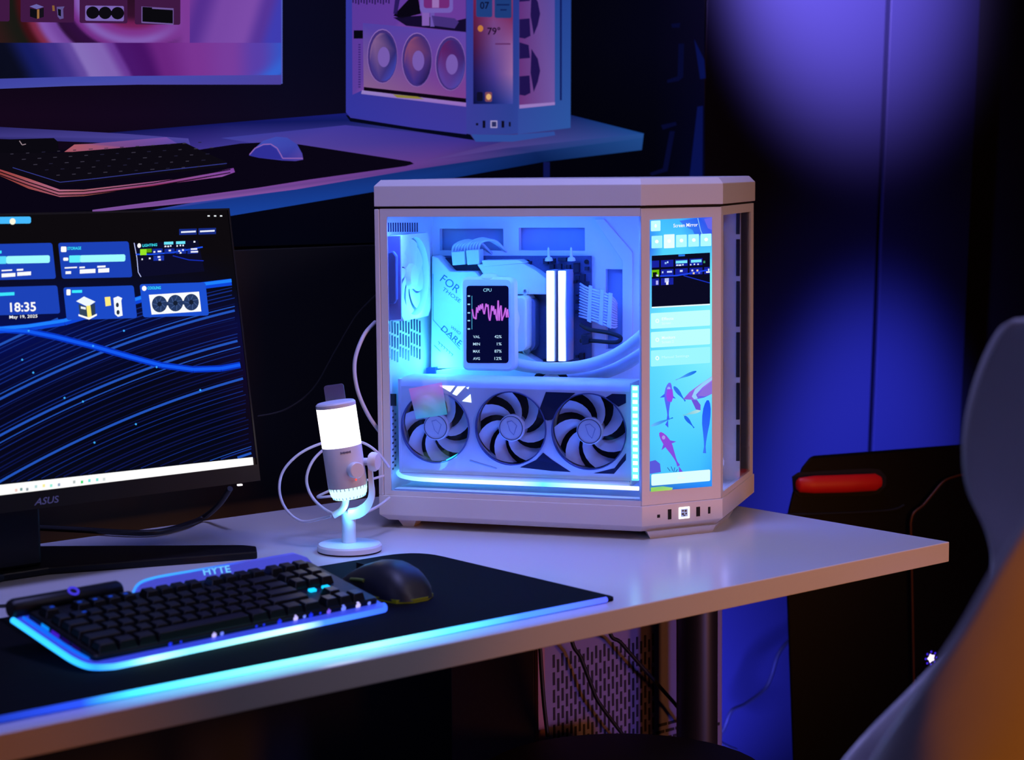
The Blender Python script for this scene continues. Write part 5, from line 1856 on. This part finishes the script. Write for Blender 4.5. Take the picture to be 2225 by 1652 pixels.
b = MB()
b.lathe([(0.0262, 0.1160), (0.0264, 0.1175), (0.0262, 0.1205), (0.0240, 0.1225), (0.0, 0.1235)], B0, AX, 40)
build('cap', b, M_WHITE, mic, smooth=35)
# folded flap behind the cap
fb = B0 + AX * 0.112 + FWD * 0.030
s_ = (LAT - AX * LAT.dot(AX)).normalized()
fl = round_poly([(-0.0155, -0.03), (0.0110, -0.03), (0.0110, 0.0300), (-0.0155, 0.0300)], [0.001, 0.001, 0.004, 0.004], 5)
b = MB()
b.rings([[fb + s_ * v.x + AX * v.y for v in fl], [fb + s_ * v.x + AX * v.y + FWD * 0.003 for v in fl]])
build('rear_flap', b, mat('slate_grey_plastic', (84, 80, 112), 0.5), mic)
b = MB()
b.cyl(fb - AX * 0.02 - FWD * 0.008, fb - AX * 0.02 + FWD * 0.002, 0.006, n=16)
build('flap_mount', b, M_WHITE, mic)
# swivel arm: band from the pivot down to the stem
arm = [mq(0.0290, 0.1270), mq(0.0292, 0.110), mq(0.0300, 0.090), mq(0.0306, 0.078), mq(0.0285, 0.068), mq(0.0220, 0.058), mq(0.0120, 0.0515), mq(0.0, 0.0495)]
arm = spline(arm, 5)
rs = []
for k, q in enumerate(arm):
    t = (arm[min(k + 1, len(arm) - 1)] - arm[max(k - 1, 0)]).normalized()
    nn = t.cross(FWD).normalized()
    hw = 0.0075 + 0.0015 * (k / len(arm))
    hw = hw if k > 2 else 0.006
    th = 0.0026 + 0.0038 * min(1.0, k / (len(arm) * 0.75)) ** 2
    rs.append([q + FWD * hw + nn * th, q - FWD * hw + nn * th, q - FWD * hw - nn * th, q + FWD * hw - nn * th])
b = MB()
b.rings(rs)
build('swivel_arm', b, M_WHITE, mic, smooth=50)
b = MB()
b.lathe([(0.0, 0.0), (0.0115, 0.0), (0.0128, 0.002), (0.0128, 0.0070), (0.0105, 0.0105), (0.0, 0.0115)], mq(0.0295, 0.1190), (LAT - FWD * 0.35), 24)
build('pivot_knob', b, M_WHITE, mic, smooth=40)
b = MB()
b.cyl(mq(0.020, 0.119), mq(0.030, 0.119), 0.005, n=16)
build('pivot_pin', b, M_WHITE, mic)
# gain dial on the front
kd = (-FWD * 0.80 + LAT * 0.52)
kc = B0 + AX * 0.0345 + kd.normalized() * 0.0245
kd = (kd - AX * kd.dot(AX)).normalized()
b = MB()
b.lathe([(0.0105, 0.0), (0.0105, 0.0090), (0.0095, 0.0100), (0.0, 0.0100)], kc, kd, 28)
dial = build('gain_dial', b, M_WHITE, mic, smooth=35)
c = kc - AX * 0.0128 + kd * 0.0012
b = MB()
b.lathe([(0.0, 0.0), (0.0014, 0.0), (0.0010, 0.0010), (0.0, 0.0012)], c, kd, 10)
build('mute_light', b, glow('red_led', (255, 60, 50), 2.0), mic, smooth=40)
# small maker's lettering, too blurred to read: a row of tiny marks
b = MB()
for k in range(10):
    a = 0.05 + 0.055 * k
    d = (-FWD * math.cos(a - 0.05) + LAT * math.sin(a - 0.05))
    d = (d - AX * d.dot(AX)).normalized()
    t = AX.cross(d)
    q = B0 + AX * 0.0575 + d * 0.0262
    h = 0.0011 + 0.0004 * (k % 3 == 0)
    b.rings([[q - t * 0.0005 - AX * h, q + t * 0.0005 - AX * h, q + t * 0.0005 + AX * h, q - t * 0.0005 + AX * h], [q - t * 0.0005 - AX * h + d * 0.0001, q + t * 0.0005 - AX * h + d * 0.0001, q + t * 0.0005 + AX * h + d * 0.0001, q - t * 0.0005 + AX * h + d * 0.0001]])
w = build('lettering', b, mat('grey_print', (90, 86, 110), 0.6), mic)
w['kind'] = 'stuff'
# cable plug under the body
b = MB()
b.tube([B0 - AX * 0.005 - FWD * 0.004 - LAT * 0.004, mq(-0.005, 0.062, -0.006), mq(-0.010, 0.055, -0.007), mq(-0.020, 0.049, -0.007)], 0.0045, 10, 5)
build('cable_plug', b, M_WHITE, mic, smooth=60)


# ------------------------------------------------------------------ loose cables
def cable(name, pts, r, m, label, cat='cable', n=8, k=7):
    mb = MB()
    mb.tube(pts, r, n, k)
    return tag(build(name, mb, m, None, smooth=60), label, cat)


D0 = 2.618
cable('microphone_cable', [mroot + mq(-0.0225, 0.0482, -0.007)] + [at_depth(x, y, d) for x, y, d in ((700, 1127, 2.630), (655, 1133, 2.645), (621, 1106, 2.66), (607, 1065, 2.67), (616, 1023, 2.68), (650, 987, 2.69), (695, 965, 2.70), (745, 955, 2.71), (790, 963, 2.715), (822, 985, 2.72), (845, 1015, 2.76))], 0.0019, M_CABLE_W, 'thin white cable looping out left of the microphone')
cable('white_cable', [at_depth(x, y, d) for x, y, d in ((815, 700, 2.80), (790, 730, 2.76), (771, 785, 2.75), (776, 845, 2.75), (800, 902, 2.76), (830, 945, 2.80))], 0.0028, M_CABLE_W, 'thick white cable arching behind the tower from its rear')
cable('white_cable', [at_depth(x, y, d) for x, y, d in ((730, 965, 2.74), (700, 980, 2.73), (676, 1008, 2.72), (666, 1045, 2.715), (680, 1083, 2.705), (714, 1112, 2.695), (750, 1119, 2.685), (785, 1117, 2.69), (822, 1100, 2.72), (846, 1082, 2.75))], 0.0021, M_CABLE_W, 'white cable curving in the inner loop behind the microphone')
cable('white_cable', [at_depth(x, y, d) for x, y, d in ((850, 1028, 2.80), (806, 1042, 2.75), (760, 1050, 2.74), (718, 1066, 2.73), (690, 1080, 2.725), (718, 1079, 2.72), (760, 1074, 2.74))], 0.0018, M_CABLE_W, 'short white cable end crossing behind the microphone body')
b_ = [hit(x, y, (0, 0, DTOP + 0.006), (0, 0, 1)) for x, y in ((60, 1146), (180, 1152), (280, 1158), (345, 1156), (400, 1142), (440, 1126))]
cable('monitor_cable', b_ + [at_depth(475, 1098, 2.80), at_depth(500, 1062, 2.76)], 0.0042, M_CABLE_B, 'black cable lying on the desk behind the monitor stand')
cable('thin_black_cable', [at_depth(x, y, d) for x, y, d in ((560, 905, 2.95), (620, 890, 2.95), (680, 845, 2.95), (730, 760, 2.95), (775, 685, 2.95), (820, 638, 2.94))], 0.0013, M_CABLE_B, 'very thin black cable hanging across the dark panel left of tower')
cable('keyboard_cable', [KO + Vector((0.024, 0.165, 0.040)), KO + Vector((0.028, 0.22, 0.030)), KO + Vector((0.045, 0.32, 0.008)), KO + Vector((0.080, 0.42, 0.004))], 0.0022, M_CABLE_B, 'short black cable rising from the keyboard to the monitor stand')

# ------------------------------------------------------------------ under the desk
ucase = thing('computer_case', 'plain white computer case with slotted vents under the desk', 'computer case', (-0.107, 0.50, 0.0))
b = MB()
b.box(-0.193, 0.193, 0.0, 0.20, 0.012, 0.625)
M_UC = mat('lilac_grey_steel', (118, 110, 158), 0.5)
build('case_body', b, M_UC, ucase, bevel=0.004)
for x in (-0.16, 0.16):
    b = MB()
    b.box(x - 0.02, x + 0.02, 0.01, 0.19, 0.0, 0.0125)
    build('foot', b, M_RUBBER, ucase)
b = MB()
b.box(-0.193, -0.180, -0.006, 0.001, 0.02, 0.62)
build('front_edge', b, mat('mauve_edge', (150, 110, 130), 0.5), ucase)
M_SLIT = mat('dark_slit', (16, 12, 34), 0.7)
b = MB()
for i in range(25):
    for j in range(9):
        x = -0.158 + i * 0.0083
        z = 0.548 - j * 0.026 - (0.010 if i % 2 else 0.0)
        if j == 0 and i % 2:
            z = 0.540
        b.box(x - 0.0019, x + 0.0019, -0.0008, 0.0005, z - 0.019, z)
v = build('vent_slits', b, M_SLIT, ucase)
v['kind'] = 'stuff'
b = MB()
for j in range(9):
    z = 0.405 - j * 0.011
    for i in range(8):
        x0 = 0.052 - j * 0.0055 + i * 0.021
        if x0 < 0.170:
            b.box(x0, x0 + 0.018, -0.0008, 0.0005, z - 0.0045, z)
v = build('lower_vent_slits', b, M_SLIT, ucase)
v['kind'] = 'stuff'

stool = thing('stool', 'low round black stool pushed under the desk', 'stool', (-0.36, 0.25, 0.0))
b = MB()
b.lathe([(0.0, 0.405), (0.185, 0.405), (0.198, 0.415), (0.200, 0.435), (0.192, 0.448), (0.0, 0.452)], (0, 0, 0), n=40)
build('seat', b, mat('black_vinyl', (9, 8, 9), 0.6), stool, smooth=40)
b = MB()
b.cyl((0, 0, 0.02), (0, 0, 0.406), 0.025, n=20)
build('post', b, M_BLACK, stool, smooth=40)
b = MB()
b.lathe([(0.17, 0.0), (0.17, 0.01), (0.03, 0.03), (0.0, 0.03)], (0, 0, 0), n=36)
build('foot_plate', b, M_BLACK, stool, smooth=30)

for pts, lab in ((((1172, 1392), (1176, 1450), (1182, 1530), (1190, 1600)), 'leftmost black cable hanging below the desk in front of the white case'), (((1240, 1380), (1262, 1430), (1285, 1490), (1300, 1525), (1340, 1580), (1380, 1630)), 'middle black cable slanting down below the desk in front of white case'),
                 (((1322, 1362), (1350, 1398), (1400, 1455), (1440, 1500), (1475, 1540), (1500, 1575)), 'long black cable slanting below the desk towards the round leg')):
    q = [hit(x, y, (0, 0.47, 0), (0, 1, 0)) for x, y in pts]
    q = [Vector((q[0].x - 0.01, 0.475, DTOP - DT - 0.006))] + q
    cable('hanging_cable', q, 0.0030, M_CABLE_B, lab)

# ------------------------------------------------------------------ party speaker beside the desk
SA = math.radians(-16.4)
SO = at_depth(1762, 990, 3.35)
spk = thing('loudspeaker', 'tall black loudspeaker with a red side handle standing behind the desk corner', 'speaker', (SO.x, SO.y, 0.0), SA)
SKM = rot_m((SO.x, SO.y, 0.0), SA)
SKI = SKM.inverted()
SN = SKM.to_3x3() @ Vector((0, 1, 0))
ZT = SO.z


def sk(px, py, y=0.0):
    return SKI @ hit(px, py, SKM @ Vector((0, y, 0)), SN)


M_SPK = mat('satin_black_cabinet', (5, 5, 7), 0.5, var=0.1, spec=0.12)
M_GRILLE = mat('black_mesh_grille', (5, 5, 6), 0.55, bump=1.0, scale=420, var=0.4, spec=0.12)
sil = [sk(x, y) for x, y in ((1762, 990), (2090, 969))]
left = [sk(x, y) for x, y in ((1762, 990), (1742, 1015), (1724, 1060), (1712, 1110), (1708, 1150), (1709, 1290), (1722, 1652))]
slope_top = (sil[1].z - sil[0].z) / (sil[1].x - sil[0].x)
WX = 0.46
poly = [(q.x, q.z) for q in left] + [(left[-1].x + 0.006, 0.0), (WX, 0.0), (WX, sil[0].z)]
poly = [(x, max(0.0, z)) for x, z in poly]
b = MB()
b.rings([[(x, 0.0, z) for x, z in poly], [(x + (0.16 if x < 0.3 else -0.05), 0.26, z * 0.90) for x, z in poly]])
build('cabinet', b, M_SPK, spk, bevel=0.006, seg=3)
# handle recess and red grip
hr = [sk(x, y) for x, y in ((1722, 1036), (1735, 1027), (1890, 1018), (1912, 1021), (1925, 1036), (1924, 1056), (1910, 1072), (1890, 1077), (1735, 1080), (1724, 1068))]
b = MB()
b.prism([(q.x, -0.0012, q.z) for q in hr], (0, 0.003, 0))
build('handle_recess', b, M_MATTE, spk)
b = MB()
hg = [sk(x, y) for x, y in ((1729, 1052), (1760, 1051), (1830, 1049), (1893, 1046))]
rs = []
for k, (q, r_) in enumerate(zip(hg, (0.0125, 0.0150, 0.0155, 0.0150))):
    rs.append([(q.x, q.y - 0.012 + r_ * 0.55 * math.cos(2 * math.pi * j / 16), q.z + r_ * math.sin(2 * math.pi * j / 16)) for j in range(16)])
q = hg[-1]
rs.append([(q.x + 0.011, q.y - 0.012 + 0.005 * math.cos(2 * math.pi * j / 16), q.z + 0.009 * math.sin(2 * math.pi * j / 16)) for j in range(16)])
q = hg[0]
rs.insert(0, [(q.x - 0.004, q.y - 0.010 + 0.004 * math.cos(2 * math.pi * j / 16), q.z + 0.008 * math.sin(2 * math.pi * j / 16)) for j in range(16)])
b = MB()
b.rings(rs)
build('red_handle', b, mat('red_plastic', (214, 20, 16), 0.45, emit=(120, 4, 4), strength=0.10), spk, smooth=50)
# bent seam between top block and side, grille front with a copper outline
b = MB()
b.tube([(q.x, -0.0005, q.z) for q in [sk(x, y) for x, y in ((1709, 1119), (1780, 1117), (1880, 1113), (1940, 1108), (1964, 1098))]], 0.0022, 8, 4)
build('panel_seam', b, M_MATTE, spk, smooth=60)
go = [sk(x, y) for x, y in ((1986, 1652), (1980, 1500), (1976, 1300), (1973, 1160), (1973, 1132), (1980, 1112), (2000, 1096), (2025, 1066), (2045, 1044), (2070, 1034), (2095, 1030))]
gp = [(q.x, q.z) for q in go] + [(WX - 0.004, go[-1].z), (WX - 0.004, 0.03), (go[0].x, 0.03)]
b = MB()
b.rings([[(x, 0.0, z) for x, z in gp], [(x, -0.010, z) for x, z in gp]])
build('grille', b, M_GRILLE, spk, bevel=0.004)
b = MB()
b.tube([(q.x, -0.0085, q.z) for q in go] + [(WX - 0.01, -0.0085, go[-1].z)], 0.0022, 8, 3)
build('grille_outline', b, mat('copper_outline', (92, 46, 18), 0.4, metal=0.3), spk, smooth=60)
b = MB()
lc = sk(2016, 1428)
b.rings([[(lc.x + r_ * math.cos(a), -0.0102, lc.z + r_ * math.sin(a)) for a, r_ in [(2 * math.pi * k / 10, 0.0085 if k % 2 else 0.0055) for k in range(10)]], [(lc.x + r_ * math.cos(a), -0.0115, lc.z + r_ * math.sin(a)) for a, r_ in [(2 * math.pi * k / 10, 0.0075 if k % 2 else 0.0045) for k in range(10)]]])
lg = build('badge_light', b, glow('white_badge', (225, 205, 255), 2.2), spk)
for k in range(8):
    a = 2 * math.pi * k / 8
    b = MB()
    b.lathe([(0.0, 0.0), (0.0018, 0.0), (0.0, 0.001)], (lc.x + 0.0115 * math.cos(a), -0.0102, lc.z + 0.0115 * math.sin(a)), (0, -1, 0), 8)
    build('badge_dot', b, glow('violet_dot', (70, 40, 240), 1.2), lg)
q = [hit(x, y, (0, 0.90, 0), (0, 1, 0)) for x, y in ((1745, 1368), (1712, 1395), (1690, 1425), (1676, 1470), (1660, 1500), (1620, 1530), (1590, 1545), (1575, 1580), (1562, 1608), (1580, 1622), (1600, 1630))]
cable('speaker_cable', q, 0.0035, M_CABLE_B, 'black cable curving along the blue wall behind the loudspeaker')

# ------------------------------------------------------------------ white shell bar chair in the foreground
chair = thing('bar_chair', 'white moulded shell chair with warm orange light on its back, nearest the camera', 'chair', (-0.62, -1.02, 0.0))
CI = Matrix.Translation(Vector((0.62, 1.02, 0.0)))
ROWC = [  # far rim (x, y, depth), near rim (x, y, depth), backwards share of the hollow
    ((2290, 690, 1.50), (2480, 760, 1.30), 1.0), ((2215, 702, 1.52), (2440, 830, 1.29), 1.0), ((2172, 706, 1.53), (2400, 890, 1.285), 1.0), ((2132, 770, 1.54), (2345, 960, 1.28), 0.95),
    ((2100, 860, 1.55), (2285, 1030, 1.27), 0.9), ((2084, 960, 1.56), (2225, 1110, 1.265), 0.8), ((2093, 1060, 1.57), (2150, 1230, 1.265), 0.65), ((2135, 1145, 1.585), (2085, 1345, 1.275), 0.5), ((2150, 1230, 1.60), (2040, 1415, 1.285), 0.35),
    ((2105, 1340, 1.615), (1990, 1492, 1.30), 0.2), ((2010, 1455, 1.63), (1940, 1568, 1.325), 0.1), ((1930, 1538, 1.64), (1889, 1652, 1.36), 0.0), ((1880, 1590, 1.64), (1840, 1745, 1.40), 0.0), ((1828, 1655, 1.62), (1805, 1800, 1.46), 0.0), ((1800, 1740, 1.58), (1795, 1810, 1.52), 0.0)]
BACKW = Vector((0.80, -0.60, 0.0))
NC = 16
fine = []
for i in range(len(ROWC) - 1):
    for j in range(3):
        t = j / 3
        fine.append(tuple(i + t for _ in (0,)))
fine.append((len(ROWC) - 1.0,))
farc = spline([at_depth(*r_[0]) for r_ in ROWC], 3)
nearc = spline([at_depth(*r_[1]) for r_ in ROWC], 3)
share = []
for i in range(len(ROWC) - 1):
    share += [ROWC[i][2] + (ROWC[i + 1][2] - ROWC[i][2]) * j / 3 for j in range(3)]
share.append(ROWC[-1][2])
b = MB()
ids = []
for k, (fp, np_, sh) in enumerate(zip(farc, nearc, share)):
    g = (BACKW * sh + Vector((0, 0, -1)) * (1 - sh)).normalized()
    row = []
    t_end = k / (len(farc) - 1)
    dep = 0.16 * (1 - 0.75 * max(0.0, (t_end - 0.62) / 0.38) ** 1.5) * (0.55 + 0.45 * min(1, t_end / 0.3))
    for j in range(NC + 1):
        s = j / NC
        e = 0.5 - 0.5 * math.cos(math.pi * s)
        u = math.sin(math.pi * s) ** 0.62
        row.append(b.p(CI @ (fp * (1 - e) + np_ * e + g * (dep * u))))
    ids.append(row)
for a, c in zip(ids, ids[1:]):
    for j in range(NC):
        b.face((a[j], a[j + 1], c[j + 1], c[j]))
sh_o = build('shell', b, mat('white_moulded_shell', (206, 200, 204), 0.42, var=0.02), chair, smooth=70)
md = sh_o.modifiers.new('thickness', 'SOLIDIFY')
md.thickness, md.offset = 0.010, 0.0
md = sh_o.modifiers.new('soft', 'SUBSURF')
md.levels = md.render_levels = 1
b = MB()
b.cyl((0, 0, 0.02), (0, 0, 0.60), 0.03, n=24)
build('post', b, M_SILVER, chair, smooth=40)
b = MB()
b.lathe([(0.20, 0.0), (0.20, 0.012), (0.04, 0.03), (0.0, 0.03)], (0, 0, 0), n=40)
build('foot_plate', b, M_SILVER, chair, smooth=30)
